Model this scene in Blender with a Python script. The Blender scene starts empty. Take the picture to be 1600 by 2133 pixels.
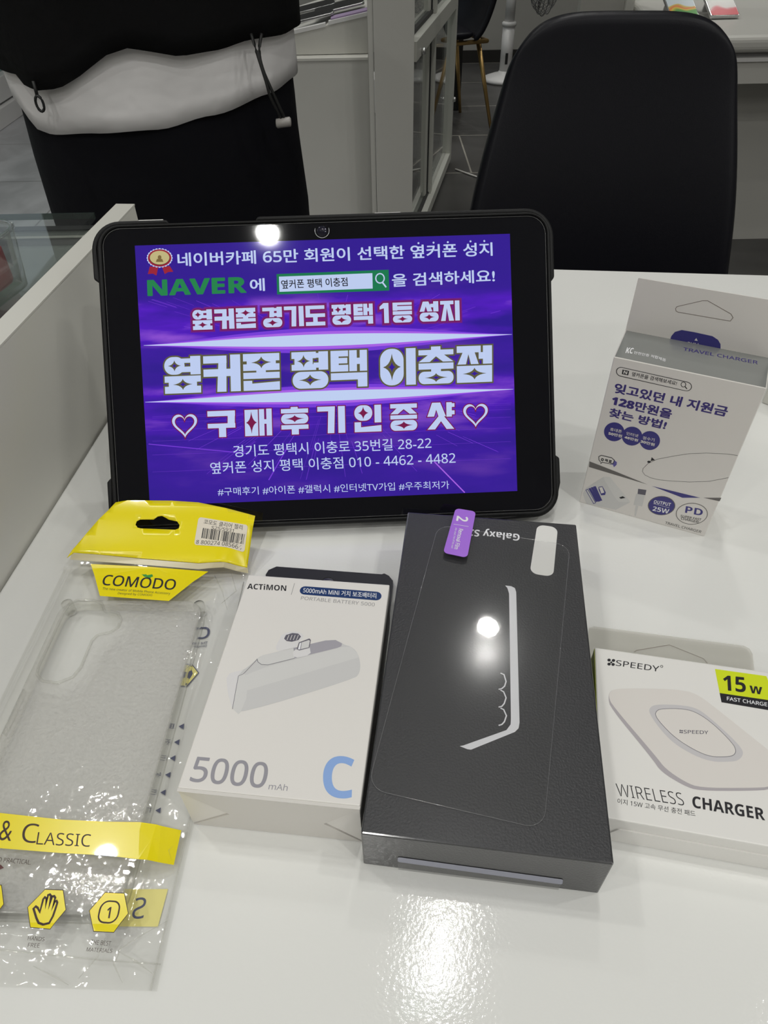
import bpy, bmesh, math, random
from mathutils import Vector, Matrix
C = bpy.context.scene.collection
SC = bpy.context.scene

# ------------------------------------------------------------------ camera
cam = bpy.data.cameras.new('camera'); camo = bpy.data.objects.new('camera', cam); C.objects.link(camo)
cam.sensor_fit = 'HORIZONTAL'; cam.sensor_width = 36.0; cam.lens = 36.0*1446.941/1600.0
cam.clip_start = 0.01; cam.clip_end = 60
PITCH, ROLL = math.radians(42.86633), math.radians(1.11977)
fw = Vector((0, math.cos(PITCH), -math.sin(PITCH))); rt = Vector((1, 0, 0)); dn = fw.cross(rt)
r2 = rt*math.cos(ROLL)+dn*math.sin(ROLL); d2 = dn*math.cos(ROLL)-rt*math.sin(ROLL)
M = Matrix((( r2.x, -d2.x, -fw.x, 0), (r2.y, -d2.y, -fw.y, 0), (r2.z, -d2.z, -fw.z, 1.03), (0, 0, 0, 1)))
camo.matrix_world = M
SC.camera = camo
# ------------------------------------------------------------------ view, world, light
SC.view_settings.view_transform = 'Standard'; SC.view_settings.look = 'None'
SC.view_settings.gamma = 1.0; SC.view_settings.use_curve_mapping = False
SC.view_settings.exposure = 0.0
SC.cycles.transparent_max_bounces = 24
SC.cycles.max_bounces = 8
SC.cycles.caustics_reflective = False; SC.cycles.caustics_refractive = False
SC.cycles.sample_clamp_indirect = 6.0
W = bpy.data.worlds.new('world'); SC.world = W; W.use_nodes = True
W.node_tree.nodes['Background'].inputs[0].default_value = (0.75, 0.85, 0.95, 1)
W.node_tree.nodes['Background'].inputs[1].default_value = 0.5
CEIL = 2.5
LAMP_W = 1.95
LAMPS = []
for i in range(-4, 6):
    for j in range(-3, 3):
        x = 0.12+0.24*i-0.92*j; y = 0.54+0.92*i+0.24*j
        if -2.0 < x < 2.9 and -3.0 < y < 5.5 and (i, j) not in ((0, 0), (1, -1), (2, -1), (1, 0), (-2, -1), (-2, 0), (-1, 0)): LAMPS.append((x, y))
LAMPS += [(-0.256, -0.586), (0.342, 1.416), (0.138, 0.61), (0.107, 0.485)]
for (x, y) in LAMPS:
    l = bpy.data.lights.new('downlight_lamp', 'AREA'); l.shape = 'DISK'; l.size = 0.06
    l.energy = LAMP_W; l.color = (1.0, 0.995, 0.955); l.spread = math.radians(108)
    if 0.4 < y < 0.7 and 0 < x < 0.2: l.energy = LAMP_W*0.32; l.size = 0.034   # one downlight over the desk, split into an added pair to lengthen its glare
    if y < -0.4: l.energy = LAMP_W*2.2; l.spread = math.radians(165)  # unseen rear rows, added and boosted to brighten faces turned to the camera
    o = bpy.data.objects.new('downlight_lamp', l); o.location = (x, y, CEIL-0.012); C.objects.link(o)

# ------------------------------------------------------------------ materials
def lin(c):
    c = c/255.0
    return c/12.92 if c <= 0.04045 else ((c+0.055)/1.055)**2.4
def srgb(r, g, b): return (lin(r), lin(g), lin(b), 1)
MATS = {}
def mat(name, col, rough=0.5, metal=0.0, spec=0.5, bump=None, emit=None, coat=0.0):
    m = bpy.data.materials.new(name); m.use_nodes = True
    nt = m.node_tree; b = nt.nodes['Principled BSDF']
    b.inputs['Base Color'].default_value = col if len(col) == 4 else (*col, 1)
    b.inputs['Roughness'].default_value = rough; b.inputs['Metallic'].default_value = metal
    b.inputs['Specular IOR Level'].default_value = spec
    b.inputs['Coat Weight'].default_value = coat
    if emit:
        b.inputs['Emission Color'].default_value = emit; b.inputs['Emission Strength'].default_value = 1.0
    if bump:
        sc, st, dist = bump
        tc = nt.nodes.new('ShaderNodeTexCoord'); n = nt.nodes.new('ShaderNodeTexNoise'); bp = nt.nodes.new('ShaderNodeBump')
        n.inputs['Scale'].default_value = sc; n.inputs['Detail'].default_value = 3
        bp.inputs['Strength'].default_value = st; bp.inputs['Distance'].default_value = dist
        nt.links.new(tc.outputs['Object'], n.inputs['Vector']); nt.links.new(n.outputs['Fac'], bp.inputs['Height'])
        nt.links.new(bp.outputs['Normal'], b.inputs['Normal'])
    MATS[name] = m
    return m
def clear(name, tint, fac, rough=0.05, col=(0.9, 0.9, 0.9, 1), bump=None, fres=1.3, metal=0):
    """a thin clear film or pane: see-through with a surface reflection and a little haze"""
    m = bpy.data.materials.new(name); m.use_nodes = True; nt = m.node_tree; N = nt.nodes; L = nt.links
    N.remove(N['Principled BSDF']); out = N['Material Output']
    tr = N.new('ShaderNodeBsdfTransparent'); tr.inputs[0].default_value = tint
    df = N.new('ShaderNodeBsdfPrincipled'); df.inputs['Base Color'].default_value = col; df.inputs['Roughness'].default_value = max(rough, .25)
    gl = N.new('ShaderNodeBsdfGlossy'); gl.inputs['Roughness'].default_value = rough; gl.inputs[0].default_value = (1, 1, 1, 1)
    # Schlick reflectance that is the same from both sides of the sheet
    ge = N.new('ShaderNodeNewGeometry'); dt = N.new('ShaderNodeVectorMath'); dt.operation = 'DOT_PRODUCT'
    ab = N.new('ShaderNodeMath'); ab.operation = 'ABSOLUTE'; om = N.new('ShaderNodeMath'); om.operation = 'SUBTRACT'; om.inputs[0].default_value = 1.0
    pw = N.new('ShaderNodeMath'); pw.operation = 'POWER'; pw.inputs[1].default_value = 5.0
    f0 = ((fres-1)/(fres+1))**2
    fr = N.new('ShaderNodeMath'); fr.operation = 'MULTIPLY_ADD'; fr.inputs[1].default_value = 1-f0; fr.inputs[2].default_value = f0
    L.new(ge.outputs['Incoming'], dt.inputs[0]); L.new(ge.outputs['Normal'], dt.inputs[1]); L.new(dt.outputs['Value'], ab.inputs[0])
    L.new(ab.outputs[0], om.inputs[1]); L.new(om.outputs[0], pw.inputs[0]); L.new(pw.outputs[0], fr.inputs[0])
    m1 = N.new('ShaderNodeMixShader'); m1.inputs[0].default_value = fac
    m2 = N.new('ShaderNodeMixShader')
    L.new(tr.outputs[0], m1.inputs[1]); L.new(df.outputs[0], m1.inputs[2])
    L.new(fr.outputs[0], m2.inputs[0]); L.new(m1.outputs[0], m2.inputs[1]); L.new(gl.outputs[0], m2.inputs[2])
    L.new(m2.outputs[0], out.inputs[0])
    if bump:
        sc, st, dist = bump
        tc = N.new('ShaderNodeTexCoord'); n = N.new('ShaderNodeTexNoise'); bp = N.new('ShaderNodeBump')
        n.inputs['Scale'].default_value = sc; n.inputs['Detail'].default_value = 3
        bp.inputs['Strength'].default_value = st; bp.inputs['Distance'].default_value = dist
        L.new(tc.outputs['Object'], n.inputs['Vector']); L.new(n.outputs['Fac'], bp.inputs['Height'])
        L.new(bp.outputs['Normal'], gl.inputs['Normal']); L.new(bp.outputs['Normal'], df.inputs['Normal'])
    MATS[name] = m
    return m
G = lambda v: (v, v, v, 1)
mat('table_white', (0.80, 0.80, 0.775, 1), 0.07, bump=(620, 0.10, 0.0006), spec=0.5)
mat('panel_white', (0.66, 0.65, 0.60, 1), 0.28)
mat('cabinet_white', (0.60, 0.59, 0.55, 1), 0.4)
mat('aluminium', (0.62, 0.62, 0.57, 1), 0.4, metal=0.25)
mat('gasket_black', G(0.02), 0.6)
mat('chair_black', (0.006, 0.006, 0.009, 1), 0.38, bump=(900, 0.15, 0.0006), spec=0.2)
mat('gold', (0.55, 0.36, 0.14, 1), 0.3, metal=0.9)
mat('plastic_white', (0.72, 0.71, 0.70, 1), 0.4)
mat('fan_grey', (0.25, 0.25, 0.25, 1), 0.5)
mat('black', G(0.012), 0.5)
mat('case_black', (0.006, 0.006, 0.0065, 1), 0.45, bump=(1500, 0.3, 0.0004), spec=0.25)
mat('rim_grey', G(0.06), 0.25)
mat('bezel_glass', (0.006, 0.006, 0.008, 1), 0.03, spec=0.5)
mat('lens', (0.01, 0.01, 0.02, 1), 0.02)
mat('silver', G(0.6), 0.25, metal=0.9)
mat('box_black', (0.030, 0.030, 0.033, 1), 0.36, bump=(1100, 0.30, 0.0006), spec=0.5, coat=0.45)
MATS['box_black'].node_tree.nodes['Principled BSDF'].inputs['Coat Roughness'].default_value = 0.13
mat('box_side_black', (0.045, 0.045, 0.046, 1), 0.35, bump=(900, 0.15, 0.0004))
mat('carton', (0.77, 0.745, 0.71, 1), 0.45)
mat('carton_shadow', (0.70, 0.68, 0.64, 1), 0.5)
mat('cardboard', (0.68, 0.655, 0.62, 1), 0.5)
mat('crease', (0.42, 0.40, 0.37, 1), 0.6)
mat('carton_white', (0.80, 0.785, 0.755, 1), 0.4)
mat('charger', (0.74, 0.71, 0.68, 1), 0.35)
mat('charger_silver', (0.29, 0.30, 0.29, 1), 0.25, metal=0.3, bump=(300, .06, .001))
mat('jacket', (0.003, 0.003, 0.0035, 1), 0.85, spec=.2, bump=(60, 0.3, 0.004))
mat('trouser', (0.0035, 0.0035, 0.006, 1), 0.85, spec=.2, bump=(40, 0.3, 0.004))
mat('shirt', (0.90, 0.88, 0.88, 1), 0.85, bump=(10, 0.7, 0.014))
mat('skin', (0.62, 0.40, 0.29, 1), 0.55)
mat('hair', (0.015, 0.012, 0.010, 1), 0.5)
mat('toggle', (0.40, 0.38, 0.36, 1), 0.35)
mat('red_item', (0.55, 0.02, 0.04, 1), 0.4)
mat('showcase_bed', (0.22, 0.24, 0.225, 1), 0.25, bump=(5, .1, .01))
mat('green_panel', (0.22, 0.45, 0.28, 1), 0.3)
mat('teal_panel', (0.22, 0.36, 0.36, 1), 0.3)
mat('wall_paint', (0.42, 0.41, 0.38, 1), 0.6)
mat('ceiling_paint', (0.40, 0.40, 0.39, 1), 0.9)
mat('baseboard', (0.02, 0.018, 0.016, 1), 0.5)
mat('screen_dark', (0.01, 0.01, 0.012, 1), 0.1)
mat('lavender', (0.30, 0.22, 0.36, 1), 0.5)
mat('lampglass', G(0.8), 0.4, emit=(3, 2.9, 2.7, 1))
clear('glass', (0.95, 0.965, 0.955, 1), 0.015, 0.02, fres=1.45)
clear('glass_edge', (0.30, 0.38, 0.35, 1), 0.35, 0.05, col=(0.09, 0.12, 0.11, 1), fres=1.5)
clear('film', (0.992, 0.992, 0.992, 1), 0.003, 0.035, fres=1.40, bump=(90, 0.02, 0.001))
clear('film_rim', (0.95, 0.95, 0.95, 1), 0.10, 0.1, col=(0.75, 0.75, 0.76, 1), fres=1.6)
clear('bag_film', (0.985, 0.985, 0.98, 1), 0.012, 0.05, fres=1.38, bump=(55, 0.22, 0.006))
clear('case_clear', (0.95, 0.95, 0.935, 1), 0.05, 0.06, fres=1.42)
clear('case_frost', (0.99, 0.99, 0.985, 1), 0.18, 0.25, col=(0.97, 0.95, 0.93, 1), fres=1.40, bump=(650, 0.9, 0.0035))
clear('hangclear', (0.95, 0.95, 0.93, 1), 0.30, 0.15, col=(0.74, 0.72, 0.68, 1), fres=1.3)
clear('sealtape', (0.80, 0.80, 0.80, 1), 0.05, 0.18, col=(0.3, 0.3, 0.3, 1), fres=1.5)
clear('tub_clear', (0.94, 0.95, 0.95, 1), 0.05, 0.05, col=(0.6, 0.6, 0.6, 1), fres=1.45)
# printed inks and papers
for n, c, r in (('white', (235, 235, 238), .4), ('labelwhite', (225, 224, 220), .45), ('emblem', (222, 222, 226), .3), ('tabpurple', (165, 105, 222), .35),
                ('sealstrip', (150, 152, 168), .25), ('ink', (26, 24, 30), .45), ('greyink', (150, 148, 148), .5), ('pill', (18, 52, 105), .35),
                ('capgrey', (150, 148, 156), .4), ('cblue', (138, 172, 226), .45), ('hangblack', (40, 40, 43), .35),
                ('pg1', (205, 204, 203), .5), ('pg2', (213, 212, 210), .5), ('pg3', (222, 220, 220), .5), ('pg4', (165, 162, 170), .5), ('pg5', (95, 92, 104), .5),
                ('navy', (58, 46, 120), .4), ('navy2', (58, 54, 128), .4), ('navy3', (95, 88, 160), .4), ('bandgrey', (104, 100, 98), .4), ('slotline', (120, 108, 100), .5),
                ('lime', (212, 226, 20), .45), ('pw1', (222, 217, 212), .5), ('pw2', (200, 197, 199), .5), ('pw3', (176, 170, 174), .5),
                ('zip', (196, 186, 150), .25), ('lizard', (60, 150, 60), .4), ('sticker', (225, 216, 200), .5),
                ('brownink', (52, 26, 10), .4), ('maroon', (84, 36, 36), .4), ('slateink', (84, 88, 116), .5), ('paleyellow', (236, 226, 140), .45),
                ('limeside', (190, 205, 20), .5)):
    mat(n, srgb(*c), r)
mat('yellow', (0.86, 0.72, 0.0, 1), 0.25, coat=0.3)
def lit(n, c, k=1.0):
    e = srgb(*c); mat(n, (0.004, 0.004, 0.006, 1), 0.04, emit=(e[0]*k, e[1]*k, e[2]*k, 1))
for n, c in (('lit', (188, 203, 238)), ('litgreen', (36, 128, 74)), ('litgreen2', (24, 118, 76)), ('dark', (14, 12, 20)), ('litred', (150, 36, 54)),
             ('litgold', (190, 178, 126)), ('litbrown', (120, 100, 60)), ('litpurple', (118, 60, 214)), ('litpink', (166, 96, 226)), ('litband', (190, 206, 240)),
             ('litcrimson', (118, 22, 70)), ('litolive', (92, 88, 58)), ('litbg', (52, 24, 150)), ('litplum', (110, 30, 120))): lit(n, c)
# screen wallpaper: violet clouds over deep blue-violet, drawn by the display itself
m = mat('screen_wallpaper', (0.004, 0.004, 0.006, 1), 0.04, emit=(0, 0, 0, 1)); nt = m.node_tree; N = nt.nodes; L = nt.links
tc = N.new('ShaderNodeTexCoord'); mp = N.new('ShaderNodeMapping'); mp.inputs['Scale'].default_value = (10, 45, 1); mp.inputs['Rotation'].default_value = (0, 0, 0.25)
nz = N.new('ShaderNodeTexNoise'); nz.inputs['Scale'].default_value = 1.3; nz.inputs['Detail'].default_value = 5
rp = N.new('ShaderNodeValToRGB'); e = rp.color_ramp.elements
e[0].position = 0.36; e[0].color = srgb(46, 24, 142); e[1].position = 0.70; e[1].color = srgb(158, 92, 216)
e2 = rp.color_ramp.elements.new(0.52); e2.color = srgb(80, 26, 186)
sp = N.new('ShaderNodeSeparateXYZ'); r3 = N.new('ShaderNodeValToRGB')
mr = N.new('ShaderNodeMapRange'); mr.inputs['From Min'].default_value = 0.0; mr.inputs['From Max'].default_value = 0.152
q = r3.color_ramp.elements; q[0].position = 0.0; q[0].color = G(0.12); q[1].position = 1.0; q[1].color = G(0.0)
for p_, v_ in ((0.22, 0.3), (0.38, 0.9), (0.44, 0.9), (0.47, 0.2), (0.60, 0.25), (0.64, 1.0), (0.76, 1.0), (0.80, 0.12), (0.85, 0.0)):
    qq = r3.color_ramp.elements.new(p_); qq.color = G(v_)
mx = N.new('ShaderNodeMixRGB'); mx.inputs[1].default_value = srgb(50, 26, 142)
L.new(tc.outputs['Object'], mp.inputs[0]); L.new(mp.outputs[0], nz.inputs['Vector']); L.new(nz.outputs['Fac'], rp.inputs[0])
L.new(tc.outputs['Object'], sp.inputs[0]); L.new(sp.outputs[1], mr.inputs[0]); L.new(mr.outputs[0], r3.inputs[0])
L.new(r3.outputs[0], mx.inputs[0]); L.new(rp.outputs[0], mx.inputs[2]); L.new(mx.outputs[0], N['Principled BSDF'].inputs['Emission Color'])
# floors
def tile_mat(name, c1, c2, grout, size, rough):
    m = mat(name, c1, rough); nt = m.node_tree; N = nt.nodes; L = nt.links; b = N['Principled BSDF']
    tc = N.new('ShaderNodeTexCoord'); mp = N.new('ShaderNodeMapping'); mp.inputs['Rotation'].default_value = (0, 0, 0.0)
    mp.inputs['Location'].default_value = (0.17, 0.22, 0)
    br = N.new('ShaderNodeTexBrick'); br.offset = 0.5; br.inputs['Scale'].default_value = 1.0; br.inputs['Brick Width'].default_value = size; br.inputs['Row Height'].default_value = size*0.5 if size > 1 else size
    br.inputs['Mortar Size'].default_value = 0.004; br.inputs['Color1'].default_value = c1; br.inputs['Color2'].default_value = c1; br.inputs['Mortar'].default_value = grout
    nz = N.new('ShaderNodeTexNoise'); nz.inputs['Scale'].default_value = 3.0; nz.inputs['Detail'].default_value = 8; nz.inputs['Distortion'].default_value = 1.5
    mx = N.new('ShaderNodeMixRGB'); mx.blend_type = 'MULTIPLY'; mx.inputs[0].default_value = 1
    rp = N.new('ShaderNodeValToRGB'); rp.color_ramp.elements[0].color = c2; rp.color_ramp.elements[1].color = G(1.0)
    rp.color_ramp.elements[0].position = .35; rp.color_ramp.elements[1].position = .65
    L.new(tc.outputs['Object'], mp.inputs[0]); L.new(mp.outputs[0], br.inputs['Vector']); L.new(tc.outputs['Object'], nz.inputs['Vector'])
    L.new(nz.outputs['Fac'], rp.inputs[0]); L.new(br.outputs['Color'], mx.inputs[1]); L.new(rp.outputs[0], mx.inputs[2]); L.new(mx.outputs[0], b.inputs['Base Color'])
tile_mat('tile_dark', (0.07, 0.068, 0.066, 1), G(0.7), (0.34, 0.32, 0.28, 1), 1.2, 0.35)
tile_mat('tile_light', (0.46, 0.46, 0.48, 1), G(0.7), (0.25, 0.25, 0.25, 1), 1.2, 0.3)
# coloured waves on the display posters
def wave_mat(name, cols):
    m = mat(name, G(0.7), 0.3); nt = m.node_tree; N = nt.nodes; L = nt.links
    tc = N.new('ShaderNodeTexCoord'); sp = N.new('ShaderNodeSeparateXYZ'); nz = N.new('ShaderNodeTexNoise'); nz.inputs['Scale'].default_value = 9
    ad = N.new('ShaderNodeMath'); ad.operation = 'MULTIPLY_ADD'; ad.inputs[1].default_value = 0.22
    rp = N.new('ShaderNodeValToRGB'); el = rp.color_ramp.elements
    mr = N.new('ShaderNodeMapRange'); mr.inputs['From Min'].default_value = 0.09; mr.inputs['From Max'].default_value = 0.19
    el[0].position = cols[0][0]; el[0].color = cols[0][1]; el[1].position = cols[-1][0]; el[1].color = cols[-1][1]
    for p, c in cols[1:-1]: x = el.new(p); x.color = c
    L.new(tc.outputs['Object'], sp.inputs[0]); L.new(tc.outputs['Object'], nz.inputs['Vector']); L.new(nz.outputs['Fac'], ad.inputs[0]); L.new(sp.outputs[1], ad.inputs[2])
    L.new(ad.outputs[0], mr.inputs[0]); L.new(mr.outputs[0], rp.inputs[0]); L.new(rp.outputs[0], N['Principled BSDF'].inputs['Base Color'])
wave_mat('wave_orange', ((0.30, srgb(70, 150, 50)), (0.42, srgb(215, 190, 60)), (0.52, srgb(225, 110, 50)), (0.62, srgb(210, 190, 90)), (0.68, srgb(210, 220, 226))))
wave_mat('wave_pink', ((0.30, srgb(215, 70, 80)), (0.42, srgb(220, 110, 118)), (0.55, srgb(226, 218, 214)), (0.8, srgb(228, 226, 222))))

# ------------------------------------------------------------------ helpers
def link(name, me, parent=None):
    o = bpy.data.objects.new(name, me); C.objects.link(o)
    if parent is not None: o.parent = parent
    return o
def bm_obj(name, bm, mats, parent=None, smooth=False, bevel=0, seg=2, angle=35):
    if not isinstance(mats, (list, tuple)): mats = [mats]
    me = bpy.data.meshes.new(name); bmesh.ops.recalc_face_normals(bm, faces=bm.faces); bm.to_mesh(me); bm.free()
    for m in mats: me.materials.append(MATS[m])
    o = link(name, me, parent)
    if smooth:
        for p in me.polygons: p.use_smooth = True
    if bevel:
        md = o.modifiers.new('bevel', 'BEVEL'); md.width = bevel; md.segments = seg; md.limit_method = 'ANGLE'; md.angle_limit = math.radians(angle)
    return o
def thing(name, label, cat, loc=(0, 0, 0), yaw=0, group=None, matrix=None):
    o = bpy.data.objects.new(name, None); C.objects.link(o); o.empty_display_size = 0.05
    if matrix is not None: o.matrix_world = matrix
    else: o.location = loc; o.rotation_euler = (0, 0, yaw)
    o['label'] = label; o['category'] = cat
    if group: o['group'] = group
    return o
def tag(o, label, cat, group=None):
    o['label'] = label; o['category'] = cat
    if group: o['group'] = group
    return o
def struct(o): o['kind'] = 'structure'; return o
def add_box(bm, x0, y0, z0, x1, y1, z1, mi=0):
    vs = [bm.verts.new(p) for p in ((x0, y0, z0), (x1, y0, z0), (x1, y1, z0), (x0, y1, z0), (x0, y0, z1), (x1, y0, z1), (x1, y1, z1), (x0, y1, z1))]
    for f in ((3, 2, 1, 0), (4, 5, 6, 7), (0, 1, 5, 4), (1, 2, 6, 5), (2, 3, 7, 6), (3, 0, 4, 7)):
        bm.faces.new([vs[i] for i in f]).material_index = mi
def add_prism(bm, pts, z0, z1, mi=0):
    a = [bm.verts.new((p[0], p[1], z0)) for p in pts]; b = [bm.verts.new((p[0], p[1], z1)) for p in pts]; n = len(pts)
    bm.faces.new(a[::-1]).material_index = mi; bm.faces.new(b).material_index = mi
    for i in range(n): bm.faces.new((a[i], a[(i+1) % n], b[(i+1) % n], b[i])).material_index = mi
def add_tube(bm, pts, r, n=8, mi=0, closed=False, cap=True):
    pts = [Vector(p) for p in pts]; rings = []
    N = len(pts)
    for i, p in enumerate(pts):
        if closed: t = pts[(i+1) % N]-pts[i-1]
        else: t = pts[min(i+1, N-1)]-pts[max(i-1, 0)]
        t.normalize(); up = Vector((0, 0, 1)) if abs(t.z) < 0.9 else Vector((0, 1, 0))
        a = t.cross(up).normalized(); b = t.cross(a)
        rr = r[i] if isinstance(r, (list, tuple)) else r
        rings.append([bm.verts.new(p+a*rr*math.cos(2*math.pi*k/n)+b*rr*math.sin(2*math.pi*k/n)) for k in range(n)])
    for i in range(N if closed else N-1):
        A, B = rings[i], rings[(i+1) % N]
        for k in range(n): bm.faces.new((A[k], A[(k+1) % n], B[(k+1) % n], B[k])).material_index = mi
    if cap and not closed:
        bm.faces.new(rings[0]).material_index = mi; bm.faces.new(rings[-1][::-1]).material_index = mi
def add_lathe(bm, prof, n=32, cx=0, cy=0, mi=0):
    rings = []
    for r, z in prof: rings.append([bm.verts.new((cx+r*math.cos(2*math.pi*k/n), cy+r*math.sin(2*math.pi*k/n), z)) for k in range(n)] if r > 1e-6 else [bm.verts.new((cx, cy, z))])
    for A, B in zip(rings, rings[1:]):
        for k in range(n):
            k2 = (k+1) % n
            if len(A) == 1 and len(B) == 1: continue
            if len(A) == 1: f = (A[0], B[k2], B[k])
            elif len(B) == 1: f = (A[k], A[k2], B[0])
            else: f = (A[k], A[k2], B[k2], B[k])
            bm.faces.new(f).material_index = mi
def add_loft(bm, rings, closed=True, mi=0, caps=False):
    vr = [[bm.verts.new(p) for p in r] for r in rings]
    for A, B in zip(vr, vr[1:]):
        n = len(A)
        for k in range(n if closed else n-1): bm.faces.new((A[k], A[(k+1) % n], B[(k+1) % n], B[k])).material_index = mi
    if caps: bm.faces.new(vr[0]); bm.faces.new(vr[-1][::-1])
    return vr
def fillet(pts, r, seg=6):
    if r <= 0: return [tuple(p) for p in pts]
    out = []; n = len(pts)
    for i in range(n):
        p = Vector(pts[i][:2]); a = Vector(pts[i-1][:2])-p; b = Vector(pts[(i+1) % n][:2])-p
        la, lb = a.length, b.length; a.normalize(); b.normalize()
        ang = a.angle(b); t = min(r/math.tan(ang/2), la*.49, lb*.49); rr = t*math.tan(ang/2)
        c = p+(a+b).normalized()*(rr/math.sin(ang/2)); s = p+a*t-c; e = p+b*t-c
        a0 = math.atan2(s.y, s.x); da = math.atan2(e.y, e.x)-a0
        while da > math.pi: da -= 2*math.pi
        while da < -math.pi: da += 2*math.pi
        for k in range(seg+1):
            th = a0+da*k/seg; out.append((c.x+rr*math.cos(th), c.y+rr*math.sin(th)))
    return out
def rrect(x0, y0, x1, y1, r, seg=8): return fillet([(x0, y0), (x1, y0), (x1, y1), (x0, y1)], r, seg)
_tx = {}
def glyphs(s, heavy):
    """plain letters and digits in the sans (or bold sans) alphabet of the built-in font set"""
    out = ''
    for c in s:
        o = ord(c)
        if 65 <= o <= 90: out += chr((0x1D5D4 if heavy else 0x1D5A0)+o-65)
        elif 97 <= o <= 122: out += chr((0x1D5EE if heavy else 0x1D5BA)+o-97)
        elif 48 <= o <= 57: out += chr((0x1D7EC if heavy else 0x1D7E2)+o-48)
        else: out += c
    return out
def text_mesh(s, bold):
    k = (s, bold)
    if k in _tx: return _tx[k]
    ascii_only = all(ord(c) < 128 for c in s)
    heavy = bold >= .02
    c = bpy.data.curves.new('text', 'FONT'); c.body = glyphs(s, heavy); c.resolution_u = 6
    if bold < 0: c.offset = bold
    o = bpy.data.objects.new('text', c); C.objects.link(o); bpy.context.view_layer.update()
    dg = bpy.context.evaluated_depsgraph_get(); me = bpy.data.meshes.new_from_object(o.evaluated_get(dg))
    vs = [(v.co.x, v.co.y) for v in me.vertices]; fs = [tuple(p.vertices) for p in me.polygons]
    bpy.data.objects.remove(o); bpy.data.curves.remove(c); bpy.data.meshes.remove(me)
    r = max(0, bold) if not ascii_only else (bold if 0 < bold < .02 else max(0, bold-.03))
    if r > 0:   # heavier strokes: the same glyphs printed again round a small circle
        n = len(vs); v2 = list(vs); f2 = list(fs)
        for q in range(6):
            dx = r*math.cos(q*math.pi/3); dy = r*math.sin(q*math.pi/3); b0 = len(v2)
            v2 += [(x+dx, y+dy) for x, y in vs]; f2 += [tuple(i+b0 for i in f) for f in fs]
        vs, fs = v2, f2
    nb = len(vs)//7 if r > 0 else len(vs)
    x0 = min(v[0] for v in vs); x1 = max(v[0] for v in vs); y0 = min(v[1] for v in vs); y1 = max(v[1] for v in vs)
    vs = [((x-x0)/(x1-x0), (y-y0)/(y1-y0)) for x, y in vs]
    vs = [(x, y, .003*(i//nb)) for i, (x, y) in enumerate(vs)]
    _tx[k] = (vs, fs); return _tx[k]
def strip(pts, w, closed=False):
    """polyline -> list of quads w wide"""
    P = [Vector(p[:2]) for p in pts]; n = len(P); L = []; R = []
    for i in range(n):
        a = P[i-1] if (i > 0 or closed) else None; b = P[(i+1) % n] if (i < n-1 or closed) else None
        d1 = (P[i]-a).normalized() if a is not None and (P[i]-a).length > 1e-9 else None
        d2 = (b-P[i]).normalized() if b is not None and (b-P[i]).length > 1e-9 else None
        d1 = d1 or d2; d2 = d2 or d1
        t = (d1+d2); t = t.normalized() if t.length > 1e-6 else d1
        nrm = Vector((-t.y, t.x)); k = 1/max(0.5, nrm.dot(Vector((-d1.y, d1.x))))
        L.append(P[i]+nrm*w/2*k); R.append(P[i]-nrm*w/2*k)
    return [[L[i], L[(i+1) % n], R[(i+1) % n], R[i]] for i in range(n if closed else n-1)]
def smooth_loop(pts):
    for _ in range(2):
        pts = [q for (a, b) in zip(pts, list(pts[1:])+[pts[0]]) for q in ((.75*a[0]+.25*b[0], .75*a[1]+.25*b[1]), (.25*a[0]+.75*b[0], .25*a[1]+.75*b[1]))]
    return pts
def build_print(name, items, fmap, parent, sub=None, step=0.05, base=0.12):
    """flat printing on one face: fmap(x_mm, y_mm, lift_mm) -> point in the thing's own frame"""
    bm = bmesh.new(); mats = []
    def mi(m):
        if m not in mats: mats.append(m)
        return mats.index(m)
    for it in items:
        if it[0] == 't':
            _, s, (bl, br, tl), m, bold, lay = it
            vs, fs = text_mesh(s, bold); idx = mi(m); z = base+step*lay
            bv = [bm.verts.new((bl[0]+(br[0]-bl[0])*x+(tl[0]-bl[0])*y, bl[1]+(br[1]-bl[1])*x+(tl[1]-bl[1])*y, z+dz)) for x, y, dz in vs]
            for f in fs:
                try: bm.faces.new([bv[i] for i in f]).material_index = idx
                except ValueError: pass
        elif it[0] == 'p':
            _, pts, m, sm, lay = it; idx = mi(m); z = base+step*lay
            pp = fillet(pts, sm)
            if name == 'product_picture' and len(pts) > 8: pp = smooth_loop(pp)
            bm.faces.new([bm.verts.new((x, y, z)) for x, y in pp]).material_index = idx
        elif it[0] == 'l':
            _, pts, w, m, closed, lay = it; idx = mi(m); z = base+step*lay
            if name == 'product_picture' and closed and len(pts) > 8: pts = smooth_loop(pts)
            for qd in strip(pts, w, closed): bm.faces.new([bm.verts.new((p.x, p.y, z)) for p in qd]).material_index = idx
        elif it[0] == 'tri':
            _, polys, m, lay = it; idx = mi(m); z = base+step*lay
            for pl in polys: bm.faces.new([bm.verts.new((x, y, z)) for x, y in pl]).material_index = idx
    if sub:
        bmesh.ops.triangulate(bm, faces=[f for f in bm.faces if len(f.verts) > 4])
        xs = [v.co.x for v in bm.verts]; ys = [v.co.y for v in bm.verts]
        for ax, lo, hi in ((0, min(xs), max(xs)), (1, min(ys), max(ys))):
            k = math.ceil(lo/sub)*sub
            while k < hi:
                co = (k, 0, 0) if ax == 0 else (0, k, 0); no = (1, 0, 0) if ax == 0 else (0, 1, 0)
                bmesh.ops.bisect_plane(bm, geom=bm.verts[:]+bm.edges[:]+bm.faces[:], plane_co=co, plane_no=no)
                k += sub
    for v in bm.verts: v.co = Vector(fmap(v.co.x, v.co.y, v.co.z))
    me = bpy.data.meshes.new(name); bm.to_mesh(me); bm.free()
    for m in mats: me.materials.append(MATS[m])
    return link(name, me, parent)
MM = 0.001
TZ = 0.74
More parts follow.
